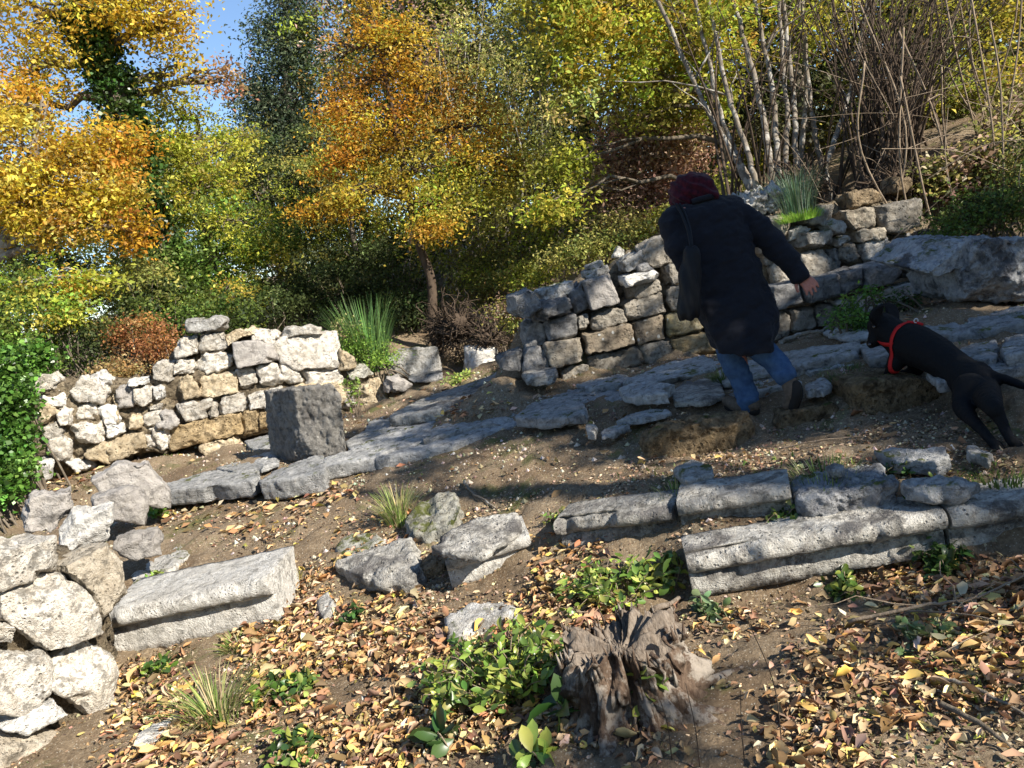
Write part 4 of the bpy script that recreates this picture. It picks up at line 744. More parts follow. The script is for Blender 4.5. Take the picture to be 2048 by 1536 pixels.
# shrubs and undergrowth
def shrub(name, label, blobs, cols, size, seed, cat='shrub', n=30, per=30, cr=.13, wid=.55, mat='leaf', detail=0, group=None, stems=8):
    rng = np.random.default_rng(seed); ml = MB(); ms = MB(); cs = [aty(*b[:3]) for b in blobs]; base = np.mean(cs, 0); base[2] = float(Hs(base[0], base[1]))
    root = empty(name, base, label, cat, group); root['kind'] = 'thing'
    for b, c in zip(blobs, cs):
        cl = clumps(ml, c, np.array([b[3], (b[3]+b[4])*.4, b[4]])*b[2]/F, int(n*(b[6] if len(b) > 6 else 1)), per, size, b[5] if len(b) > 5 else cols, rng, cr, wid, .5, detail)
        for k in range(stems):
            g0 = c+rng.normal(size=3)*[.12, .1, 0]; g0[2] = float(Hs(g0[0], g0[1]))-.02; branch(ms, g0, cl[rng.integers(len(cl))], .012, .004, rng, .1, 6, 4)
    ms.build('stems', M['bark'], root, loc=base); ml.build('foliage', M[mat], root, loc=base); return root
shrub('leafy_bush', 'yellow green bush low at the left edge under the golden tree', [(40,560,8.6,80,50,LIME+GRN),(60,630,8.3,80,50,GRN+LIME),(10,690,8,50,50,GRN),(130,620,8.6,60,40,LIME+GRN,.7)], LIME, .065, 501)
shrub('leafy_bush', 'dark olive bush behind the collapsed left part of the wall', [(210,620,9,90,60,DKG+OLV),(150,690,8.6,90,50,GRN+DKG),(300,600,9.4,80,70,DKG+OLV),(240,550,9.6,90,50,OLV)], OLV, .065, 502)
shrub('leafy_bush', 'green bush directly behind the lone flat stone on the sunlit wall', [(400,620,9.2,80,40,GRN),(350,660,9,50,40,GRN+DKG),(470,640,9.3,60,30,GRN+DKG),(540,620,9.8,70,50,DKG)], GRN, .06, 503)
shrub('dry_bracken', 'rust brown dried bracken behind the wall, between two green bushes', [(270,670,8.5,55,35,[(.36,.17,.06),(.44,.24,.10),(.28,.12,.05)]),(320,690,8.4,40,35,[(.36,.17,.06),(.44,.24,.10)]),(240,735,8.2,50,20,[(.5,.36,.16),(.55,.42,.2)])], BRN, .045, 504, 'bracken', cr=.1)
shrub('ivy_thicket', 'mass of large leaved green ivy spilling down the left edge of the photo', [(0,740,7.2,45,50),(15,810,7,45,50),(10,880,6.8,45,45),(15,945,6.6,45,30),(60,720,7.6,40,30),(-20,980,6.4,60,25)], [(.09,.20,.03),(.14,.27,.05),(.06,.13,.02)], .06, 505, 'ivy', n=60, per=26, cr=.09, wid=.85, mat='glossy')
shrub('dark_undergrowth_bush', 'shadowy dark evergreen bush behind the broom clump', [(640,590,11.5,110,60),(560,590,11,80,50),(720,600,11.2,90,60),(790,560,11.6,80,70),(700,520,12.5,120,60),(820,620,10.6,60,40),(450,590,12.5,90,50,OLV+DKG),(330,580,12.5,90,60,OLV+DKG),(230,570,12.5,90,60,OLV+DKG),(100,560,12.5,90,60,OLV+DKG),(790,480,13.5,120,60,OLV+DKG),(660,540,13,100,50,OLV+DKG)], DKG, .07, 506, n=44)
shrub('dark_undergrowth_bush', 'dark brushwood between the orange tree trunk and the carved spiral block', [(1000,580,10.4,60,40,OLV),(950,560,10.8,60,60,OLV+LIME),(1060,545,9.6,60,30,OLV+LIME),(1150,510,9,60,30,OLV+HAZ,.8),(1010,630,9.2,40,30,OLV+BRN,.7)], OLV, .055, 507, n=40)
shrub('dark_undergrowth_bush', 'olive undergrowth to the left of the smooth grey stems', [(1250,460,9.6,80,40,HAZ+OLV),(1340,450,9.4,60,35,HAZ+LIME),(1440,390,9,60,40,HAZ+LIME),(1450,310,11.5,60,60,OLV+LIME),(1200,490,9,60,25,OLV,.7)], OLV, .055, 508, n=40)
shrub('leafy_bush', 'green bush growing on the wall end above the big boulder', [(1940,430,6.3,60,35,GRN+DKG),(2010,410,6.2,60,40,GRN+DKG),(1900,460,6.2,30,20,GRN,.5),(2040,330,6.6,50,50,DKG+OLV)], GRN, .045, 509)
shrub('leafy_bush', 'yellow leaved undergrowth seen between the smooth grey stems', [(1560,300,11.5,90,60,LIME+MIXY),(1680,290,11,80,60,LIME+MIXY),(1620,200,12,100,70,LIME+GRN),(1740,200,11,80,80,OLV+LIME),(1500,200,12.5,80,80,HAZ+LIME),(1960,300,8.2,80,50,OLV+BRN),(1900,350,7,50,35,BRN+OLV,.6),(1985,310,7,55,40,BRN+OLV,.7),(2050,250,7.2,50,50,BRN+OLV,.7),(2040,200,8.6,70,60,OLV+BRN),(1900,180,9,70,70,OLV+LIME),(1860,250,9.5,90,90,OLV+BRN),(1980,250,9.5,90,90,OLV+BRN)], LIME, .08, 510, n=44, stems=3)
shrub('sapling_bush', 'small fresh green bush next to the head of the dog, before the dark blocks', [(1700,630,5.5,40,25),(1740,650,5.4,30,18),(1800,600,5.6,45,18,None or [(.10,.17,.06),(.14,.22,.08)],.6),(1730,590,5.6,40,15,[(.16,.28,.05)],.35)], [(.16,.28,.05),(.20,.33,.07),(.11,.2,.04)], .04, 511, n=26, per=12, cr=.05)
# far trees closing the view
ft = None; rng = np.random.default_rng(60); FT = []
for k in range(3):
    ml = MB(); ms = MB(); cc = [OLV+LIME, OLV+DKG, HAZ+BRN][k]
    for q in range(9): clumps(ml, np.array([rng.normal()*1.3, rng.normal()*1., 3+rng.random()*5]), np.array([1.6, 1.4, 1.3]), 34, 26, .17, cc, rng, .35, .5, .4)
    for q in range(3): clumps(ml, np.array([rng.normal()*1.5, rng.normal()*1., .9+rng.random()]), np.array([1.6, 1.4, .9]), 34, 26, .15, [(.06,.07,.03),(.1,.1,.04)], rng, .35, .5, .4)
    tube(ms, curve([[0, 0, -.5], [.15, 0, 3], [-.1, .1, 6], [.1, 0, 9]], 6), np.linspace(.18, .04, 19), 8)
    for q in range(14): z = 1.5+rng.random()*5; branch(ms, [0, 0, z], [rng.normal()*1.6, rng.normal()*1.3, z+1+rng.random()], .06, .015, rng)
    FT.append((ms.build('tk', M['bark'], loc=(0, 0, 0)), ml.build('cr', M['leaf'], loc=(0, 0, 0))))
SP = [(-7.6,13,.5,1),(-5.6,13.2,.45,0),(-9.5,13,.5,0),(-3.4,14,.45,1),(-2,13.4,.4,0),(4.6,11,.6,0),(6.4,10,.7,1),(3,12,.6,1),(-13,16,.75,1),(-10.5,18,.62,0),(-8.2,16.5,.55,1),(-6,19,.55,2),(-4.2,18,.5,1),(-2.2,17,.62,0),(0,16,.72,1),(1.8,15,.85,2),(3.6,14,.85,0),(5.4,13,.9,2),(7,12,.9,1),(9,12,.95,0),(11,14,1,1),(2.8,19,1.1,1),(6.4,17,1.1,0),(-.6,21,.9,2),(10,18,1.1,2),(13,17,1.1,1),(-16,20,.8,0),(-9,23,.7,1),(-4.5,24,.66,2)]
FTL = {}
for i_, (x, y, s_, k) in enumerate(SP):
    r_ = empty('forest_tree', (x, y, float(Hs(x, y))-.1), None, 'tree', 'trees of the wood behind the ruins'); r_['kind'] = 'thing'
    ppx = float(project(np.array([x, y, 3.]))[0][0]); fq = sum(1 for z in SP[:i_] if z[3] == k and abs(float(project(np.array([z[0], z[1], 3.]))[0][0])-ppx) < 160)
    r_['label'] = ['olive and lime leaved tree in the wood behind the ruins', 'dark green tree in the wood behind the ruins', 'pale straw coloured tree in the wood behind the ruins'][k].replace('behind the ruins', (['far ', 'farthest '][min(fq-1, 1)] if fq else '')+'behind the '+['golden tree','ivy clad trunk','lime green tree','orange tree','pale hazels','pinkish brown oak','smooth grey stems','dense thin stems'][int(np.searchsorted([0, 300, 560, 860, 1160, 1420, 1700], ppx))])
    for nm, src in zip(('trunk', 'crown'), FT[k]): c = bpy.data.objects.new(nm, src.data); COL.objects.link(c); c.parent = r_
    r_.scale = (s_, s_, s_*rng.uniform(.9, 1.1)); r_.rotation_euler.z = rng.uniform(0, 6.3)
FM = [(a.data, b.data) for a, b in FT]
for a, b in FT: bpy.data.objects.remove(a); bpy.data.objects.remove(b)
# trees standing at the photographer's right, whose crowns shade the steps
def shadetree(base, targets, label, seed, lo=7, hi=10.5):
    rng = np.random.default_rng(seed); base = np.array([*base, float(Hs(*base))]); root = empty('shade_tree', base, label, 'tree'); root['kind'] = 'thing'; ml = MB(); ms = MB()
    top = base+[0, 0, 6]; tp = curve([base-[0, 0, .2], base+[.1, .1, 2], base+[-.1, 0, 4], top], 6); tube(ms, tp, np.linspace(.16, .05, len(tp)), 8)
    for (x, y, z, r_, q) in targets:
        c = np.array([x, y, z])+SUN*rng.uniform(lo, hi); n_ = int(34*q*r_*r_/.6)+3
        clumps(ml, c, np.array([r_, r_*.8, r_*.7]), n_, 34, .12, OLV+LIME, rng, .16, .55, .3); branch(ms, tp[rng.integers(8, 18)], c, .05, .015, rng, .1, 8)
        for k in range(3): branch(ms, c, c+rng.normal(size=3)*r_*.6, .02, .006, rng, .1, 5, 4)
    ms.build('trunk', M['bark'], root, loc=base); ml.build('crown', M['leaf'], root, loc=base)
SHADE = [(1.5,4.8,1.5,.7,1.6),(1.5,4.5,.6,.7,1.6),(2.6,4.2,.6,.8,1.5),(3.4,4.6,.9,.9,1.4),(2.2,5.4,.6,.6,1.5),(1.2,5.4,.4,.55,1.5),(.4,5.5,.4,.5,1.5),(-.3,5.8,.4,.45,1.4),(3.0,5.9,.6,.6,1.5),(3.9,5.6,1,.7,1.3),(2.2,3.5,.3,.6,1.2),(.8,5.0,.4,.35,.9),(-1.,6.4,.5,.3,1.),(-.3,7.0,.5,.4,1.2),(3.3,6.3,.7,.5,1.2),(2.6,5.0,1.4,.6,1.2)]
shadetree((8.3, 1.6), SHADE[:7], 'broad leafy tree outside the photo shading the walking person', 71)
shadetree((7.2, 3.0), SHADE[7:], 'second leafy tree outside the photo shading the paving', 72)
shadetree((7.0, -1.2), [(1.7,2.7,.1,.45,.3),(.9,3.5,.3,.3,.3),(2.2,2.2,.1,.45,.4),(.6,4.4,.3,.3,.3),(-.8,5.1,.3,.3,.35),(.15,2.1,.1,.2,.5)], 'thin leafed tree outside the photo dappling the fallen leaves', 73)
for i_, (x, y, s_, k) in enumerate([(10.5,-3.5,.6,1),(5.5,-6.5,.7,0),(15,3,.5,1),(0,-9,.9,1),(-6,-8,.8,0)]):  # unseen trees added to the right and behind to cut the sky fill
    r_ = empty('forest_tree', (x, y, float(Hs(x, y))-.1), ['unseen tree behind the photographer, added to block skylight', 'unseen tree far to the side of the steps, added to block skylight', 'unseen tree up the bank past the boulder, added to block skylight', 'unseen dark tree behind the path, added to block skylight', 'unseen olive tree beyond the near wall, added to block skylight'][i_], 'tree', 'unseen trees added to block skylight')
    for nm, src in zip(('trunk', 'crown'), FM[k]): c = bpy.data.objects.new(nm, src); COL.objects.link(c); c.parent = r_
    r_.scale = (s_*1.3, s_*1.3, s_)
# ---------------------------------------------------------------- small plants
def tuft(label, px, py, n_, h, spread, cols, seed, name='grass_tuft', bend=.5, wid=.0028, lean=(0, 0), at=None, cat='grass'):
    rng = np.random.default_rng(seed); c = hit(px, py) if at is None else np.array(at); mb = MB(); n_ = int(n_*1.4)
    th = rng.uniform(0, 2*math.pi, n_); r0 = np.sqrt(rng.random(n_))*spread*.35; d = np.stack([np.cos(th), np.sin(th), 0*th], 1)
    b0 = c+d*r0[:, None]; b0[:, 2] = c[2]-.02; hh = h*rng.uniform(.45, 1.1, n_); be = bend*rng.uniform(.2, 1.2, n_); side = np.stack([-d[:, 1], d[:, 0], 0*th], 1); Vs = []
    for s_ in np.linspace(0, 1, 6):
        p = b0+np.array([0, 0, 1])*(hh*(s_-.35*be*s_**2.2))[:, None]+(d*(hh*be)[:, None]+np.array([*lean, 0])*hh[:, None])*s_**1.8
        w_ = wid*(1-s_)**.6+.0004; Vs += [p-side*w_, p+side*w_]
    V = np.stack(Vs, 1); f = np.array([[2*a, 2*a+1, 2*a+3, 2*a+2] for a in range(5)]); Q = (np.arange(n_)[:, None, None]*12+f[None]).reshape(-1, 4)
    mb.put(V.reshape(-1, 3), Q, None, np.repeat(pal(rng, n_, cols), 12, 0)); o = mb.build(name, M['grassm'], loc=c); tag(o, label, cat)['kind'] = 'thing'; return o
GR = [(.20,.30,.06),(.28,.36,.09),(.15,.22,.05),(.42,.42,.16)]; GRD = [(.10,.17,.04),(.15,.22,.06),(.08,.12,.03)]
GR = GR+[(.45,.38,.2),(.5,.45,.25)]
tuft('bright grass tuft in front of the moss topped stone', 800, 1045, 170, .26, .22, GR, 801, bend=.7)
tuft('long arching grass tuft near the bottom left, in fallen leaves', 435, 1440, 150, .24, .25, GR, 802, bend=1.0)
tuft('fine grass tuft hanging at the front foot of the sunlit moulded block', 480, 1295, 160, .1, .2, GR, 803, bend=1.)
tuft('dark grass tuft growing between the upper seat stones', 1650, 975, 260, .14, .4, GRD+GR, 804, bend=.8)
tuft('small grass tuft over the joint of the two upper seat stones', 1350, 995, 150, .1, .22, GRD+GR, 805, bend=.9)
tuft('grass tuft beside the left leg of the jeans', 1448, 765, 140, .13, .18, GRD, 806, bend=.8)
tuft('low grass patch on the earth between the person and the dog', 1690, 750, 240, .08, .4, GRD, 807, bend=.8)
tuft('blue green tall grass on the long wall, below the smooth grey stems', 0, 0, 240, .42, .45, [(.18,.26,.16),(.25,.33,.22),(.14,.2,.1)], 808, at=aty(1595,425,6.6), bend=.5)
tuft('short bright green plant patch on the wall under the blue green grass', 0, 0, 300, .1, .5, [(.25,.42,.05),(.3,.48,.08)], 809, at=aty(1600,435,6.4), bend=.9)
tuft('yellow grass sprout by the right end of the sunlit moulded block', 590, 1165, 60, .1, .12, [(.5,.45,.12),(.35,.36,.1)], 810)
tuft('grass tuft at the right bottom corner among leaves', 1960, 1340, 200, .05, .4, GRD+GR, 811, bend=.8)
tuft('grass patch below the flat pale stone near the right edge', 1990, 940, 220, .06, .5, GRD, 812, bend=.8)
# broom clump
o = tuft('tall rush like broom clump with thin upright green stems beside the sunlit wall', 0, 0, 300, .85, .7, [(.13,.24,.08),(.18,.32,.10),(.10,.18,.05)], 820, 'broom_clump', bend=.42, wid=.005, at=[*aty(745,740,8.6)[:2], aty(745,738,8.6)[2]], cat='shrub')
shrub('light_green_shrub', 'light green leafy shrub in front of the broom clump', [(715,690,8.4,35,35),(760,710,8.4,50,25),(690,660,8.5,20,35,None or GR,.5)], [(.26,.42,.07),(.34,.5,.1),(.2,.33,.06)], .035, 821, n=34, per=22, cr=.07)
# leathery shoots in front
def shoots(label, px, py, rad, hgt, nst, lsize, cols, seed, name='oak_seedling', leaves=9, cat='plant', base=None):
    rng = np.random.default_rng(seed); c = hit(px, py) if base is None else np.array(base); root = empty(name, c, label, cat); root['kind'] = 'thing'; ms = MB(); ml = MB()
    for k in range(nst):
        th = rng.uniform(0, 2*math.pi); r_ = rad*math.sqrt(rng.random()); e = c+np.array([math.cos(th)*r_, math.sin(th)*r_*.75, 0]); e[2] = c[2]+hgt*rng.uniform(.45, 1.1)*(1-.4*r_/max(rad, .01))
        b0 = c+(e-c)*[.35, .35, 0]+rng.normal(size=3)*.02; b0[2] = float(Hs(b0[0], b0[1]))-.01
        P = curve([b0, (b0+e)/2+rng.normal(size=3)*.02+[0, 0, .03], e], 5); tube(ms, P, np.linspace(.003, .0012, len(P)), 4, cap=False)
        i_ = rng.integers(3, len(P), leaves); pos = P[i_]+rng.normal(size=(leaves, 3))*.008
        pos[0] = P[-1]; leafset(ml, pos, lsize*rng.uniform(.55, 1.25, leaves), pal(rng, leaves, cols, .25), rng, .5, .5, 1, .05, .16)
    ms.build('stems', M['twig'], root, loc=c); ml.build('foliage', M['glossy'], root, loc=c); return root
OK_ = [(.13,.22,.04),(.20,.30,.06),(.32,.38,.07),(.08,.14,.03),(.40,.42,.10)]; OKD = [(.05,.11,.03),(.08,.15,.04),(.04,.08,.02)]
shoots('largest leafy oak seedling patch, glossy leaves left of the rotten stump', 1015, 1390, .34, .25, 95, .048, OK_, 901)
shoots('leafy oak shoots behind the rotten stump, lower edge of the upper seat stones', 1235, 1200, .28, .17, 44, .045, OK_, 902)
shoots('glossy seedling leaning over the broken left end of the longest seat stone', 1330, 1175, .12, .17, 12, .06, OK_, 903)
shoots('big dark rosette of oak leaves at the bottom, under the seedling patch', 905, 1500, .05, .07, 4, .11, OKD, 904, leaves=4)
shoots('big blue green leaf rosette touching the left side of the stump', 1140, 1450, .04, .14, 4, .10, OKD, 905, leaves=4)
shoots('light green seedling growing out of the right side of the stump', 1300, 1440, .04, .22, 3, .07, OK_, 906, leaves=5)
shoots('green weed at the bottom edge below the seedling patch', 1080, 1530, .05, .06, 5, .08, OK_, 907, leaves=5)
shoots('dark green weed at the foot of the sunlit moulded block', 325, 1350, .06, .06, 9, .05, OKD+OK_, 908, 'weed')
shoots('light green weed behind the sunlit moulded block', 315, 1170, .05, .05, 8, .045, [(.3,.4,.08),(.36,.46,.1)], 909, 'weed')
shoots('bright weed behind the small grey wedge stone', 320, 1035, .06, .08, 10, .06, [(.15,.3,.04),(.2,.36,.06)], 910, 'weed')
shoots('broad patch of low green weeds near the bottom, left of the seedlings', 570, 1400, .16, .05, 30, .05, OKD+OK_, 911, 'weed')
shoots('low weeds at the bottom edge left of centre', 590, 1510, .12, .05, 20, .05, OKD+OK_, 912, 'weed')
shoots('dark weed among leaves below the pointed broken slab', 715, 1245, .05, .05, 8, .045, OKD, 913, 'weed')
shoots('low weeds at the foot of the longest seat stone, right end', 1880, 1140, .12, .08, 22, .05, OKD+GRD, 914, 'weed')
shoots('small weeds in front of the middle of the longest seat stone', 1690, 1190, .08, .05, 10, .045, OKD+OK_, 915, 'weed')
shoots('pale weed right behind the stump in the leaves', 1420, 1230, .05, .05, 8, .05, [(.2,.28,.14),(.14,.2,.08)], 916, 'weed')
shoots('green weeds on the step above the longest seat stone', 1570, 1055, .1, .05, 16, .035, OKD+OK_, 917, 'weed')
shoots('yellowing weeds between the dark broken block and the wide seat stone', 1855, 1005, .12, .06, 18, .04, [(.3,.3,.06),(.14,.22,.05),(.4,.25,.06)], 918, 'weed')
shoots('weeds on the shaded ground left of the hind paws', 1830, 945, .14, .05, 18, .04, OKD, 919, 'weed')
shoots('fern like weed on the corner stone at the end of the sunlit wall', 705, 790, .12, .1, 16, .05, GRN, 920, 'weed', base=aty(705,775,7.55))
shoots('light green ground plants in the gap between the walls', 920, 762, .2, .04, 30, .05, [(.3,.42,.1),(.4,.45,.12)], 921, 'weed')
shoots('small plants in the grass at lower right', 1850, 1290, .1, .04, 12, .05, [(.25,.3,.15),(.14,.2,.08)], 922, 'weed')
shoots('mossy green plants at the end of the bare earth, left of the upper seat stones', 1130, 1050, .1, .05, 20, .03, OK_, 923, 'weed')
# ---------------------------------------------------------------- stump, sticks
def stump():
    rng = np.random.default_rng(88); c = np.array([.15, 2.47, 0.]); c[2] = float(Hs(c[0], c[1])); na, nz = 150, 46; mb = MB(); th = np.arange(na)*2*math.pi/na
    root = empty('tree_stump', c, 'rotten splintered tree stump standing in fallen leaves at the bottom centre', 'stump'); root['kind'] = 'thing'
    cs, sn = np.cos(th), np.sin(th); ring = np.stack([cs*1.6, sn*1.6, 0*th], 1)
    fold = fbm(ring*1.6, 41, 3); R0 = .15+.035*fold+.012*fbm(ring*7, 43, 3)
    top = .25+.04*fbm(ring*1.1, 44, 3)+.03*fbm(ring*9, 45, 4, .7)-.10*np.clip(cs, 0, 1)*np.clip(-sn+.3, 0, 1)
    V = []
    for k in range(nz):
        z = k/(nz-1); fl = 1+.55*(1-z)**3+.10*(1-z); H_ = z*top
        q = np.stack([cs*2, sn*2, H_*6], 1); q2 = np.stack([cs*9, sn*9, H_*9], 1)
        r_ = R0*fl*(1+.15*fbm(q*2, 47, 3)+.11*fbm(q2, 49, 4, .65)+.05*fbm(q2*3, 50, 2)); r_ = r_*(1.07-.22*np.clip(1-np.abs(fbm(np.stack([cs*7, sn*7, H_*2.5], 1), 71, 3))*3.2, 0, 1)); holes = np.clip(fbm(q*1.9+3, 52, 2)-.35, 0, 1); r_ = r_*(1-.5*holes)
        V.append(c+np.stack([cs*r_*1.15, sn*r_, H_-.02], 1))
    V = np.concatenate(V); i = np.arange(nz-1)[:, None]; j = np.arange(na)[None]
    mb.put(V, np.stack([i*na+j, i*na+(j+1) % na, (i+1)*na+(j+1) % na, (i+1)*na+j], -1).reshape(-1, 4)); mb.build('bark', M['stump'], root, loc=c)
    mt = MB(); E = V[-na:]; V2 = []; nr = 22; cen = E.mean(0)
    for k in range(nr):
        s_ = 1-k/nr; p = cen+(E-cen)*s_; rid = fbm(np.stack([p[:, 0]*14+p[:, 1]*6, p[:, 1]*50-p[:, 0]*20, p[:, 2]*0], 1), 61, 3); p[:, 2] += (.012*rid-.02*(1-s_))*(s_ < .97)+.028*fbm(p*16, 63, 2)*(s_ < .9); V2.append(p)
    V2 = np.concatenate(V2+[V2[-1].mean(0, keepdims=True)]); i = np.arange(nr-1)[:, None]
    mt.put(V2, np.stack([i*na+j, i*na+(j+1) % na, (i+1)*na+(j+1) % na, (i+1)*na+j], -1).reshape(-1, 4), np.stack([(nr-1)*na+np.arange(na), (nr-1)*na+(np.arange(na)+1) % na, np.full(na, nr*na)], 1)); mt.build('cut_face', M['cut'], root, loc=c)
    mr = MB()
    for a, l_, r_ in [(-.2,.3,.03),(-.9,.26,.025),(-1.6,.2,.02),(2.9,.25,.025),(.5,.32,.03),(-2.3,.2,.02)]:
        P = []; 
        for s_ in np.linspace(0, 1, 8): x, y = c[0]+math.cos(a+.4*s_)*(.12+l_*s_), c[1]+math.sin(a+.4*s_)*(.1+l_*s_); P.append([x, y, float(Hs(x, y))+.05*(1-s_)-.01])
        tube(mr, P, np.linspace(r_, .006, 8)*1.0, 8)
    for k in range(60):
        a = rng.uniform(0, 6.28); i0 = int(a/6.2832*na) % na; p = E[i0]+rng.normal(size=3)*.006-[0, 0, .03]; e = p+np.array([rng.normal()*.008, rng.normal()*.008, rng.uniform(.04, .085)]); tube(mr, [p, (p+e)/2, e], [.008, .005, .001], 4)
    for k in range(40):
        a = rng.uniform(0, 6.28); z = rng.uniform(.02, .24); p = c+np.array([math.cos(a)*.16, math.sin(a)*.14, z]); e = p+np.array([math.cos(a)*.03, math.sin(a)*.03, -rng.uniform(.02, .08)]); tube(mr, curve([p, (p+e)/2+rng.normal(size=3)*.012, e], 3), np.linspace(.009, .003, 7), 5)
    mr.build('roots', M['stump'], root, loc=c)
stump()
def stick(label, pts, r, mat='twig', seed=0, twigs=0, lift=.015, name='fallen_branch', z=None):
    rng = np.random.default_rng(seed); P = [hit(x, y)+[0, 0, lift*(1+k % 2)] for k, (x, y) in enumerate(pts)] if z is None else [atz(x, y, z) for x, y in pts]
    c_ = curve(P, 7); mb = MB(); tube(mb, c_+rng.normal(size=c_.shape)*r*.2, np.linspace(r, r*.45, len(c_)), 7)
    for k in range(twigs): p = c_[rng.integers(2, len(c_))]; branch(mb, p, p+rng.normal(size=3)*[.14, .1, .02]+[0, 0, .02], r*.4, .0015, rng, .1, 5, 4)
    tag(mb.build(name, M[mat]), label, 'branch')['kind'] = 'thing'
stick('forked grey stick on the earth behind the thin tilted slab', [(930,968),(948,995),(992,1020)], .011, 'palebark', 1)
stick('long thin bare branch over the leaves at the right edge', [(1700,1265),(1850,1255),(1960,1215),(2060,1190)], .007, 'twig', 2, 4, .04)
stick('straight thin twig just under the long bare branch', [(1780,1235),(1930,1262),(2060,1275)], .004, 'twig', 3, 2, .03)
stick('pale straight stick at the bottom right corner', [(1880,1370),(1960,1410),(2060,1450)], .008, 'palebark', 4, 0, .025)
stick('brown rotten stick in the very bottom right corner', [(1870,1415),(1960,1470),(2050,1530)], .010, 'bark', 5, 0, .02)
stick('short pale piece of wood behind the stump', [(1305,1228),(1370,1205)], .016, 'cut', 6, 0, .012, 'wood_chip')
stick('thin curved dead twig hanging over the seedling patch', [(880,1360),(905,1400),(950,1450)], .003, 'twig', 7, 0, .06)
stick('pale bent root lying at the foot of the long wall, left of the small bush', [(1560,690),(1610,678),(1650,665),(1672,640)], .02, 'palebark', 8, 0, .02, 'surface_root')
stick('thin twig among the leaves in front of the hind paws', [(1560,905),(1650,895),(1730,880)], .004, 'twig', 9, 1, .02)
for i_, (x, y, h_, la) in enumerate([(1565,1500,.42,'tallest thin black dead stalk right of the stump'),(1345,1530,.3,'thin black stalk leaning in front of the stump'),(1400,1536,.26,'thin black stalk just right of the stump foot'),(1490,1530,.22,'short thin stalk between the stump and the tallest stalk')]):
    p = hit(x, y); mb = MB(); tube(mb, curve([p, p+[.01, 0, h_*.5], p+[-.03+.02*i_, .01, h_]], 6), np.linspace(.0022, .001, 13), 5); tag(mb.build('dead_stalk', M['redbark']), la, 'stalk', 'thin dead stalks')['kind'] = 'thing'
# ---------------------------------------------------------------- leaf litter, gravel, moss
def dens(px, py, blobs):
    d = 0
    for x, y, rx, ry, a in blobs: d = np.maximum(d, a*np.clip(1.5-1.5*(((px-x)/rx)**2+((py-y)/ry)**2), 0, 1))
    return d
def scatter(n_, xr, yr, blobs, rng, base=0):
    x = rng.uniform(*xr, n_); y = rng.uniform(*yr, n_); P = np.stack([x, y, Hs(x, y)], 1); px, py = project(P)
    pat = fbm(P*[3, 3, 0], 77, 3); k = rng.random(n_) < np.clip(dens(px, py, blobs)+base, 0, 1)*np.clip(.72+.75*pat, 0, 1.3); return P[k]
rng = np.random.default_rng(900)
LB = [(800,1400,330,190,1),(640,1290,200,110,.8),(1150,1330,300,200,.6),(1150,1130,120,90,.8),(1850,1330,430,150,.55),(1550,1270,230,60,.35),(1950,1180,260,70,.6),(1500,1480,300,120,.6),(330,1500,170,90,.6),(1500,1360,160,120,.5),(300,1380,120,60,.3),(620,1035,330,75,.8),(700,1180,160,90,.6),(920,815,130,28,1),(760,1060,150,60,.5),
      (1850,1500,300,120,.6),(1420,930,180,40,.3),(1800,930,250,40,.4),(150,980,120,50,.5),(1110,990,40,20,.3),(700,930,60,20,.4),(860,1150,60,60,.8)]
P = np.concatenate([scatter(30000, (-5, 4), (1.6, 9), LB, rng, .04), scatter(72000, (-3, 2.3), (1.5, 4.3), LB[:14], rng, 0)]); fl = rng.random(len(P)); P[:, 2] += .008+.02*fl
mb = MB(); LC = [(.44,.24,.10),(.34,.18,.08),(.50,.30,.13),(.24,.13,.07),(.38,.22,.10),(.20,.12,.07),(.40,.25,.12),(.55,.40,.21),(.34,.21,.11),(.62,.50,.31),(.24,.14,.075),(.60,.46,.12),(.46,.31,.16),(.30,.20,.13),(.50,.36,.22),(.66,.50,.27),(.60,.40,.18)]
far = P[:, 1] > 5; n_ = len(P)
leafset(mb, P[~far], rng.choice([.6, .9, 1.3, 1.9], (~far).sum(), p=[.3, .35, .23, .12])*rng.uniform(.022, .044, (~far).sum()), pal(rng, (~far).sum(), LC, .25), rng, .44, .6, 1, 0, .45, flat=.3, jag=.8)
Pf = np.concatenate([scatter(90000, (-3, 2.3), (1.5, 4.4), [(x, y, a*1.15, b_*1.2, q) for x, y, a, b_, q in LB], rng, .55), scatter(60000, (-4.5, 4), (3.5, 8), LB, rng, .45)]); Pf[:, 2] += .004
leafset(mb, Pf, rng.uniform(.007, .026, len(Pf)), pal(rng, len(Pf), [(.30,.20,.12),(.42,.30,.18),(.20,.13,.08),(.50,.40,.26)], .3), rng, .6, .6, 0, 0, .15, flat=.35)
leafset(mb, P[far], rng.uniform(.04, .09, far.sum()), pal(rng, far.sum(), LC, .25), rng, .5, .75, 0, 0, .1, flat=.3)
tag(mb.build('fallen_leaves', M['litter'], loc=(0, 3, 0)), 'brown and ochre fallen leaves covering the ground', 'fallen leaves')['kind'] = 'stuff'
P = scatter(44000, (-4, 4), (1.6, 8), [(1024,1000,900,420,1)], rng, .4); mb = MB(); n_ = len(P); D = np.array([[1,0,0],[-1,0,0],[0,1,0],[0,-1,0],[0,0,1],[0,0,-1]], float)
s_ = .003+.02*rng.random(n_)**6; V = P[:, None]+D[None]*s_[:, None, None]*rng.uniform(.6, 1.2, (n_, 6, 1)); T = np.array([[0,2,4],[2,1,4],[1,3,4],[3,0,4],[2,0,5],[1,2,5],[3,1,5],[0,3,5]])
mb.put(V.reshape(-1, 3), None, (np.arange(n_)[:, None, None]*6+T[None]).reshape(-1, 3), np.repeat(pal(rng, n_, [(.42,.36,.27),(.3,.24,.16),(.5,.46,.38),(.2,.15,.1)]), 6, 0))
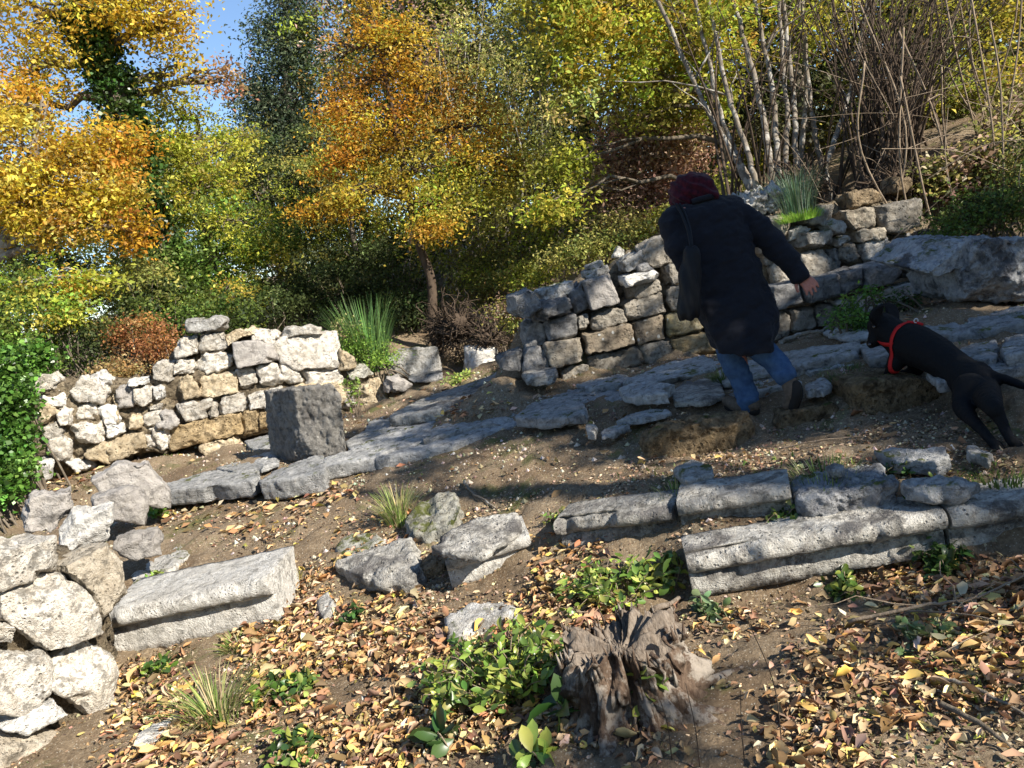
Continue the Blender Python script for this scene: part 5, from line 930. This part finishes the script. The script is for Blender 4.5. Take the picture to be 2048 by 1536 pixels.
tag(mb.build('gravel', M['litter'], smooth=False, loc=(0, 3, 0)), 'small pale gravel and crumbs strewn over the earth', 'gravel')['kind'] = 'stuff'
GBL = [(350,1450,160,100,.35),(1500,1300,250,100,.25),(1000,1000,300,60,.12),(1900,1400,260,160,.8),(1700,950,350,40,.8),(1350,960,120,30,.6),(1150,1060,60,60,.6),(300,1300,120,40,.2),(1850,760,200,60,.3),(650,1400,160,100,.35),(150,960,60,30,.6),(940,755,80,20,1),(1700,1350,200,60,.3),(250,900,150,60,.2),(1500,870,200,50,.3)]
P = scatter(48000, (-5, 4), (1.6, 9.5), GBL, rng, .015); n_ = len(P); mb = MB(); P[:, 2] -= .004
leafset(mb, P, rng.uniform(.012, .045, n_), pal(rng, n_, [(.14,.2,.05),(.2,.26,.07),(.1,.14,.04),(.3,.3,.1)]), rng, .28, .1, 0, -1.2, .1)
tag(mb.build('grass', M['grassm'], loc=(0, 3, 0)), 'short sparse grass and moss over the steps', 'grass')['kind'] = 'stuff'
# ---------------------------------------------------------------- bodies
from mathutils.bvhtree import BVHTree
def sphere(mb, c, r, n=10):
    th, ph = np.meshgrid(np.arange(2*n)*math.pi/n, np.linspace(.001, math.pi-.001, n+1)); D = np.stack([np.cos(th)*np.sin(ph), np.sin(th)*np.sin(ph), np.cos(ph)], -1).reshape(-1, 3)
    r = np.broadcast_to(r, (3,)); i = np.arange(n)[:, None]; j = np.arange(2*n)[None]; k = 2*n
    mb.put(np.asarray(c)+D*r, np.stack([i*k+j, (i+1)*k+j, (i+1)*k+(j+1) % k, i*k+(j+1) % k], -1).reshape(-1, 4))
def chain(mb, pts, sub=8, close=True):
    """a tapering limb through (point, radius) pairs"""
    P = curve([p[0] for p in pts], sub); R_ = curve([[p[1], 0, 0] for p in pts], sub)[:, 0]; tube(mb, P, np.maximum(R_, .002), 16)
    if close: sphere(mb, P[0], R_[0]*.995); sphere(mb, P[-1], R_[-1]*.995)
def blend(name, mb, mat, parent, vox, smooth=6, disp=None, loc=None):
    """one continuous skin over the overlapping forms in mb"""
    o = mb.build(name, None, loc=(0, 0, 0))
    m = o.modifiers.new('r', 'REMESH'); m.mode = 'VOXEL'; m.voxel_size = vox; m.use_smooth_shade = True
    s = o.modifiers.new('s', 'SMOOTH'); s.factor = .5; s.iterations = smooth
    dg = bpy.context.evaluated_depsgraph_get(); me = bpy.data.meshes.new_from_object(o.evaluated_get(dg)); bpy.data.objects.remove(o)
    V = np.empty(len(me.vertices)*3, np.float32); me.vertices.foreach_get('co', V); V = V.reshape(-1, 3).astype(float)
    if disp is not None:
        nn = np.empty(len(me.vertices)*3, np.float32); me.vertices.foreach_get('normal', nn); V = V+nn.reshape(-1, 3)*disp(V)[:, None]
    loc = V.mean(0) if loc is None else np.asarray(loc)
    me.vertices.foreach_set('co', (V-loc).astype(np.float32).ravel()); me.update()
    for p in me.polygons: p.use_smooth = True
    pl = np.array(parent.location) if parent is not None else 0
    return add(name, me, M[mat], parent, loc-pl)
A = lambda x, y, Y: aty(x, y, Y)
M['skin'] = plain_mat('skin', (.48, .20, .14), .6, (.40, .15, .10), 90, .3, .1)
M['coat'] = plain_mat('black_wool', (.009, .0095, .013), .9, (.015, .016, .022), 220, .15, .4, .05)
M['denim'] = plain_mat('blue_denim', (.06, .115, .21), .9, (.03, .06, .125), 26, .15, .3)
M['scarf'] = plain_mat('plum_headscarf', (.075, .010, .018), .9, (.014, .004, .010), 34, .1, .5, .1)
M['shoe'] = plain_mat('brown_suede', (.13, .10, .075), .9, (.07, .055, .04), 50, .2, .3); M['sole'] = plain_mat('black_rubber', (.02, .018, .016), .8, None, 40)
M['bag'] = plain_mat('black_nylon', (.009, .010, .012), .65, (.005, .0055, .007), 40, .25, .2)
M['fur'] = plain_mat('black_fur', (.006, .006, .007), .75, (.003, .003, .0035), 260, .2, .5, 0); M['red'] = plain_mat('red_webbing', (.55, .02, .02), .7, (.42, .015, .015), 200)
M['metal'] = plain_mat('steel', (.6, .6, .6), .3, None, 40, .8); M['eye'] = plain_mat('eye', (.02, .012, .01), .1, None, 10, .8, 0)
# person: walking away, bent to the left
b = MB(); hd = A(1382, 386, 4.93)
sphere(b, hd, [.082, .1, .105], 12); sphere(b, hd+[-.03, .07, -.045], [.05, .05, .055]); chain(b, [(hd+[-.045, .10, -.0], .012), (hd+[-.052, .125, -.03], .017)])   # skull, jaw, nose
for s_ in (-1, 1): sphere(b, hd+[s_*.082, .01, -.01], [.012, .025, .032], 6)
chain(b, [(hd-[0, 0, .03], .055), (A(1402, 418, 4.87), .06), (A(1412, 440, 4.82), .10)])
chain(b, [(A(1412, 445, 4.82), .12), (A(1430, 510, 4.75), .12), (A(1465, 590, 4.68), .12), (A(1480, 650, 4.62), .13)])
sh_r, el_r, wr_r = A(1480, 428, 4.8), A(1545, 487, 4.74), A(1598, 545, 4.6)
chain(b, [(A(1412, 440, 4.82), .08), (sh_r, .055), (el_r, .042), (wr_r, .028)])
chain(b, [(A(1412, 440, 4.82), .08), (A(1350, 438, 4.78), .055), (A(1355, 488, 4.7), .042), (A(1370, 532, 4.66), .028), (A(1373, 548, 4.65), .035)])
for h_, k_, a_ in (((1458, 660, 4.62), (1484, 760, 4.6), (1500, 808, 4.56)), ((1500, 670, 4.6), (1545, 722, 4.52), (1572, 762, 4.42))): chain(b, [(A(*h_), .07), (A(*k_), .052), (A(*a_), .035)])
# right hand: palm, four fingers bent, thumb off the side
X1 = unit(wr_r-el_r); pal_ = wr_r+X1*.055; V1 = unit(np.cross(X1, fw)); W1 = unit(np.cross(V1, X1))
for q in np.linspace(-1, 1, 5): chain(b, [(wr_r, .022), (wr_r+X1*.075+W1*.006+V1*.03*q, .013)], 4)
for q, l_ in zip((-1, -.33, .33, 1), (.058, .072, .068, .052)):
    r0 = wr_r+X1*.08+V1*.031*q; d1 = unit(X1+V1*.22*q+[.0, 0, -.2]); k1 = r0+d1*l_*.5; k2 = k1+unit(d1+[0, .05, -.55])*l_*.32; chain(b, [(r0, .0105), (k1, .0095), (k2, .008), (k2+unit(d1+[-.1, .1, -.9])*l_*.25, .0068)], 5)
r0 = wr_r+X1*.03-V1*-.03; chain(b, [(wr_r+X1*.02+V1*.02*-1, .014), (wr_r+X1*.045+V1*-.055+[0, 0, -.01], .011), (wr_r+X1*.075+V1*-.068+[0, 0, -.02], .009)], 5)
foot = A(1500, 815, 4.56)
person = blend('person', b, 'skin', None, .006, 3, loc=foot)
tag(person, 'person walking away in black coat, blue jeans and dark red headscarf, one arm out', 'person')['kind'] = 'thing'
c = MB()
rings = [((1376,404),(1426,394),4.90,.06),((1345,412),(1480,396),4.86,.10),((1332,428),(1492,415),4.82,.125),((1345,465),(1498,452),4.79,.14),((1368,515),(1508,495),4.74,.14),((1382,560),(1524,538),4.7,.14),((1393,605),(1541,582),4.66,.16),((1402,645),(1556,625),4.62,.19),((1420,688),(1549,676),4.58,.20),((1424,700),(1546,692),4.57,.19)]
na = 40; V = []; Lr = []
for (l_, r_, Y, t_) in rings: Lr.append(np.concatenate([A(*l_, Y), A(*r_, Y), [t_]]))
Lr = curve(Lr, 5); th = np.arange(na)*2*math.pi/na
for i_, g_ in enumerate(Lr):
    l_, r_, t_ = g_[:3], g_[3:6], g_[6]; ce = (l_+r_)/2; a_ = (r_-l_)/2; dv = np.array([.05, 1, .12])*t_; s_ = max(0, i_/len(Lr)-.5)*2
    k = 1+s_*(.05*np.sin(th*5+1)+.035*np.sin(th*9+.3)); sq = .82
    V.append(ce+(np.sign(np.cos(th))*np.abs(np.cos(th))**sq*k)[:, None]*a_+(np.sign(np.sin(th))*np.abs(np.sin(th))**sq*k)[:, None]*dv)
nr = len(V); V = np.concatenate(V+[V[0].mean(0, keepdims=True), V[-1].mean(0, keepdims=True)]); i = np.arange(nr-1)[:, None]; j = np.arange(na)[None]; k = np.arange(na)
c.put(V, np.stack([i*na+j, i*na+(j+1) % na, (i+1)*na+(j+1) % na, (i+1)*na+j], -1).reshape(-1, 4), np.concatenate([np.stack([np.full(na, nr*na), (k+1) % na, k], 1), np.stack([np.full(na, nr*na+1), (nr-1)*na+k, (nr-1)*na+(k+1) % na], 1)]))
chain(c, [(A(1455, 440, 4.82), .085), (A(1486, 432, 4.8), .078), (A(1522, 462, 4.74), .076), (A(1556, 500, 4.68), .073), (A(1582, 530, 4.62), .064), (A(1596, 547, 4.59), .058)])
chain(c, [(A(1365, 440, 4.8), .08), (A(1347, 443, 4.78), .078), (A(1349, 470, 4.74), .078), (A(1356, 500, 4.68), .07), (A(1367, 530, 4.65), .05)])
wr = lambda V: .013*fbm(np.stack([V[:, 0]*7+V[:, 2]*5, V[:, 1]*6, V[:, 2]*15-V[:, 0]*6], 1), 3, 3, .55)+.003*fbm(V*40, 5, 2)+.014*np.clip(.95-V[:, 2], 0, .4)*2.5*np.sin(V[:, 0]*42+2.2*fbm(V*[3, 3, 1.5], 9, 2)+V[:, 2]*6)
blend('coat', c, 'coat', person, .009, 4, wr)
# split vent and collar
cb = MB(); P = [A(1385, 404, 4.80), A(1400, 399, 4.78), A(1420, 394, 4.78), A(1434, 393, 4.83)]; tube(cb, curve(P, 6), .018, 8); q = cb.build('collar', M['coat'], person)
j = MB(); fold = lambda V: .011*fbm((V+2)*[9, 9, 26], 6, 3, .55)*np.clip((.8-V[:, 2])*2.6, .3, 1)
chain(j, [(A(1470, 640, 4.63), .10), (A(1459, 698, 4.62), .082), (A(1484, 762, 4.59), .067), (A(1497, 803, 4.55), .066)]); chain(j, [(A(1490, 640, 4.62), .10), (A(1508, 682, 4.58), .085), (A(1550, 724, 4.5), .07), (A(1570, 752, 4.42), .062)])
blend('jeans', j, 'denim', person, .009, 3, fold)
h = MB(); sphere(h, A(1383, 380, 4.92), [.122, .135, .108], 14); sphere(h, A(1366, 392, 4.92), [.085, .12, .10], 12); sphere(h, A(1408, 384, 4.86), [.075, .08, .075], 10); chain(h, [(A(1415, 384, 4.82), .045), (A(1427, 393, 4.79), .028), (A(1432, 398, 4.79), .012)])
sc_ = lambda V: .012*fbm(V*11, 8, 2)+.007*np.sin((V[:, 0]*.9+V[:, 2]*1.3-V[:, 1]*.4)*75+3*fbm(V*6, 2, 2))+.006*fbm(V*22, 4, 3)
blend('headscarf', h, 'scarf', person, .007, 3, sc_)
for P0, P1, P2, sol in (((1506,812,4.53),(1480,812,4.58),(1456,803,4.66),(0,0,-.028)),((1580,768,4.40),(1583,785,4.38),(1576,808,4.40),(.016,-.034,-.012))):
    s = MB(); chain(s, [(A(*P0)+[0, 0, .01], .046), (A(*P1), .044), (A(*P2), .036)]); sh = blend('shoe', s, 'shoe', person, .007, 4, lambda V: .003*fbm(V*30, 2, 2))
    s = MB(); chain(s, [(A(*P0)+np.array(sol), .036), (A(*P1)+np.array(sol), .034), (A(*P2)+np.array(sol), .03)]); so2 = blend('sole', s, 'sole', sh if False else None, .007, 3); so2.location = so2.location-person.location-sh.location; so2.parent = sh
# bag
g_ = MB(); bp_ = [((1374,492),(1390,490),.02),((1366,510),(1398,505),.035),((1360,545),(1401,540),.05),((1357,590),(1402,585),.06),((1356,625),(1400,620),.06),((1362,642),(1396,636),.04)]; V = []
Lr = curve([np.concatenate([A(*l_, 4.52), A(*r_, 4.5), [t_]]) for l_, r_, t_ in bp_], 4)
for i_, q in enumerate(Lr): ce = (q[:3]+q[3:6])/2; a_ = (q[3:6]-q[:3])/2; V.append(ce+np.cos(th)[:, None]*a_*(1+.04*np.sin(th*7))[:, None]+np.sin(th)[:, None]*np.array([0, 1, 0])*q[6])
nr = len(V); V = np.concatenate(V+[V[0].mean(0, keepdims=True), V[-1].mean(0, keepdims=True)]); i = np.arange(nr-1)[:, None]; j_ = np.arange(na)[None]
g_.put(V, np.stack([i*na+j_, i*na+(j_+1) % na, (i+1)*na+(j_+1) % na, (i+1)*na+j_], -1).reshape(-1, 4), np.concatenate([np.stack([np.full(na, nr*na), (k+1) % na, k], 1), np.stack([np.full(na, nr*na+1), (nr-1)*na+k, (nr-1)*na+(k+1) % na], 1)]))
bag = blend('shoulder_bag', g_, 'bag', None, .006, 2, lambda V: .006*np.sin(V[:, 0]*120+2*fbm(V*6, 1, 2))+.003*fbm(V*20, 1, 2)); tag(bag, 'slack black cloth bag hanging from the shoulder of the person', 'bag')['kind'] = 'thing'
s = MB(); 
for dx in (0, 7): tube(s, curve([A(1352+dx, 408, 4.72), A(1364+dx, 430, 4.66), A(1376+dx*.6, 462, 4.58), A(1381+dx*.5, 495, 4.52)], 7), .008, 6)
s.build('strap', M['bag'], bag)
# dog
d = MB(); HP1 = hit(1996, 897)[1]; HP2 = hit(2024, 897)[1]; A0 = A; A = lambda x, y, Y: A0(x, y, Y+.27*min(max((Y-3.3)/.6, 0), 1)); chain0 = chain
def chain(mb, pts, sub=8): chain0(mb, [(p, r*1.06) for p, r in pts], sub)
chain(d, [(A(1790, 672, 4.0), .08), (A(1824, 688, 3.9), .104), (A(1866, 708, 3.8), .094), (A(1910, 738, 3.7), .082), (A(1948, 768, 3.6), .092)], 8)
chain(d, [(A(1812, 690, 3.93), .09), (A(1782, 664, 4.0), .075), (A(1766, 652, 4.06), .07)])
sphere(d, A(1761, 653, 4.07), [.068, .07, .066], 12); chain(d, [(A(1757, 664, 4.06), .048), (A(1750, 676, 4.05), .038), (A(1744, 686, 4.05), .028)]); chain(d, [(A(1763, 676, 4.06), .03), (A(1751, 688, 4.05), .018)])
chain(d, [(A(1806, 705, 3.93), .062), (A(1790, 728, 3.93), .042), (A(1781, 742, 3.98), .028), (A(1779, 752, 4.0), .026), (A(1772, 755, 4.0), .022)])
chain(d, [(A(1826, 712, 4.02), .06), (A(1836, 736, 4.02), .036), (A(1815, 746, 4.05), .026), (A(1796, 752, 4.06), .024)])
chain(d, [(A(1940, 778, 3.52), .072), (A(1928, 814, 3.48), .045), (A(1944, 840, 3.4), .028), (A0(1962, 858, HP1+.1), .022), (A0(1980, 880, HP1+.02), .019), (A0(1994, 892, HP1-.01), .024)])
chain(d, [(A(1966, 778, 3.58), .07), (A0(1982, 808, HP2+.14), .044), (A0(1998, 834, HP2+.08), .027), (A0(2010, 858, HP2+.05), .021), (A0(2022, 880, HP2+.0), .019), (A0(2034, 892, HP2), .024)])
chain(d, [(A(1958, 742, 3.62), .045), (A(1985, 752, 3.56), .026), (A(2020, 762, 3.5), .02), (A(2065, 780, 3.42), .012)])
for p in [((1764,648,4.04),(1752,634,4.0),(1754,620,3.99),(1764,610,3.99)),((1784,652,4.1),(1786,635,4.12),(1782,618,4.14),(1774,607,4.14))]:
    for o_ in (-.034, -.017, 0, .017, .034): e_ = np.array([o_, o_*.5, 0]); chain(d, [(A(*p[0])+e_*.9, .013), (A(*p[1])+e_, .012), (A(*p[2])+e_*.9, .011), (A(*p[3])+e_*.3, .008)], 5)
for q in ((1772,757,4.0),(1796,755,4.06),(1999,895,HP1-.02),(2039,895,HP2-.01)):
    for o_ in (-.014, 0, .014): sphere(d, (A0 if q[0] > 1900 else A)(*q)+[o_-.01, -.008, 0], [.013, .018, .012], 6)
dog = blend('dog', d, 'fur', None, .0065, 5, lambda V: .002*fbm(V*50, 3, 3)); tag(dog, 'young black dog with raised ears and a red harness, stretching up onto a block', 'dog')['kind'] = 'thing'
me = dog.data; bvh = BVHTree.FromPolygons([v.co+dog.location for v in me.vertices], [tuple(p.vertices) for p in me.polygons])
def ringstrap(mb, c, ax, w_=.022, span=(0, 2*math.pi), n=48, R_=.22, out=.006):
    ax = unit(np.array(ax)); u = unit(np.cross(ax, [0, 0, 1.])); v = np.cross(u, ax); pts = []
    for a in np.linspace(*span, n):
        for o_ in (-.5, .5):
            p0 = np.array(c)+ax*w_*o_; q = p0+(u*math.cos(a)+v*math.sin(a))*R_; hh = bvh.ray_cast(Vector(q), Vector(p0-q).normalized())
            pts.append(np.array(hh[0])+(q-np.array(hh[0]))/np.linalg.norm(q-np.array(hh[0]))*out if hh[0] is not None else p0)
    V = np.array(pts); V2 = V+(V.mean(0)-V)*.03; i = np.arange(n-1)*2; m_ = len(V)
    Q = np.concatenate([np.stack([i, i+1, i+3, i+2], 1), np.stack([i+m_, i+2+m_, i+3+m_, i+1+m_], 1), np.stack([i, i+2, i+2+m_, i+m_], 1), np.stack([i+1, i+1+m_, i+3+m_, i+3], 1)]); mb.put(np.concatenate([V, V2]), Q); return V
st = MB(); bx = A(1868, 712, 3.8)-A(1812, 690, 3.93)
ringstrap(st, A(1812, 690, 3.93), bx+[0, 0, .03]); nc = A(1793, 668, 3.98); dn_ = A(1772, 672, 3.98)-A(1815, 646, 3.98); ringstrap(st, nc, np.cross(dn_, [-.3, 1, 0]), .02, R_=.125)
P = []
for t_ in np.linspace(0, 1, 14):
    p = A(1808+30*t_, 600, 3.94-.06*t_); hh = bvh.ray_cast(Vector(p+[0, 0, .3]), Vector((0, 0, -1))); P.append(np.array(hh[0])+[0, 0, .004] if hh[0] is not None else p)
tube(st, P, .009, 6); hs = st.build('harness', M['red'], dog); r_ = MB(); c0 = P[7]+np.array([0, -.01, .012]); tube(r_, [c0+np.array([math.cos(a), 0, math.sin(a)])*.011 for a in np.linspace(0, 2*math.pi, 17)], .003, 6); rr_ = r_.build('ring', M['metal']); rr_.location = rr_.location-dog.location-hs.location; rr_.parent = hs
e_ = MB(); sphere(e_, A(1748, 654, 4.0), .009, 8); e_.build('eye', M['eye'], dog); e_ = MB(); sphere(e_, A(1740, 689, 4.03), [.014, .013, .011], 8); e_.build('nose', M['eye'], dog)
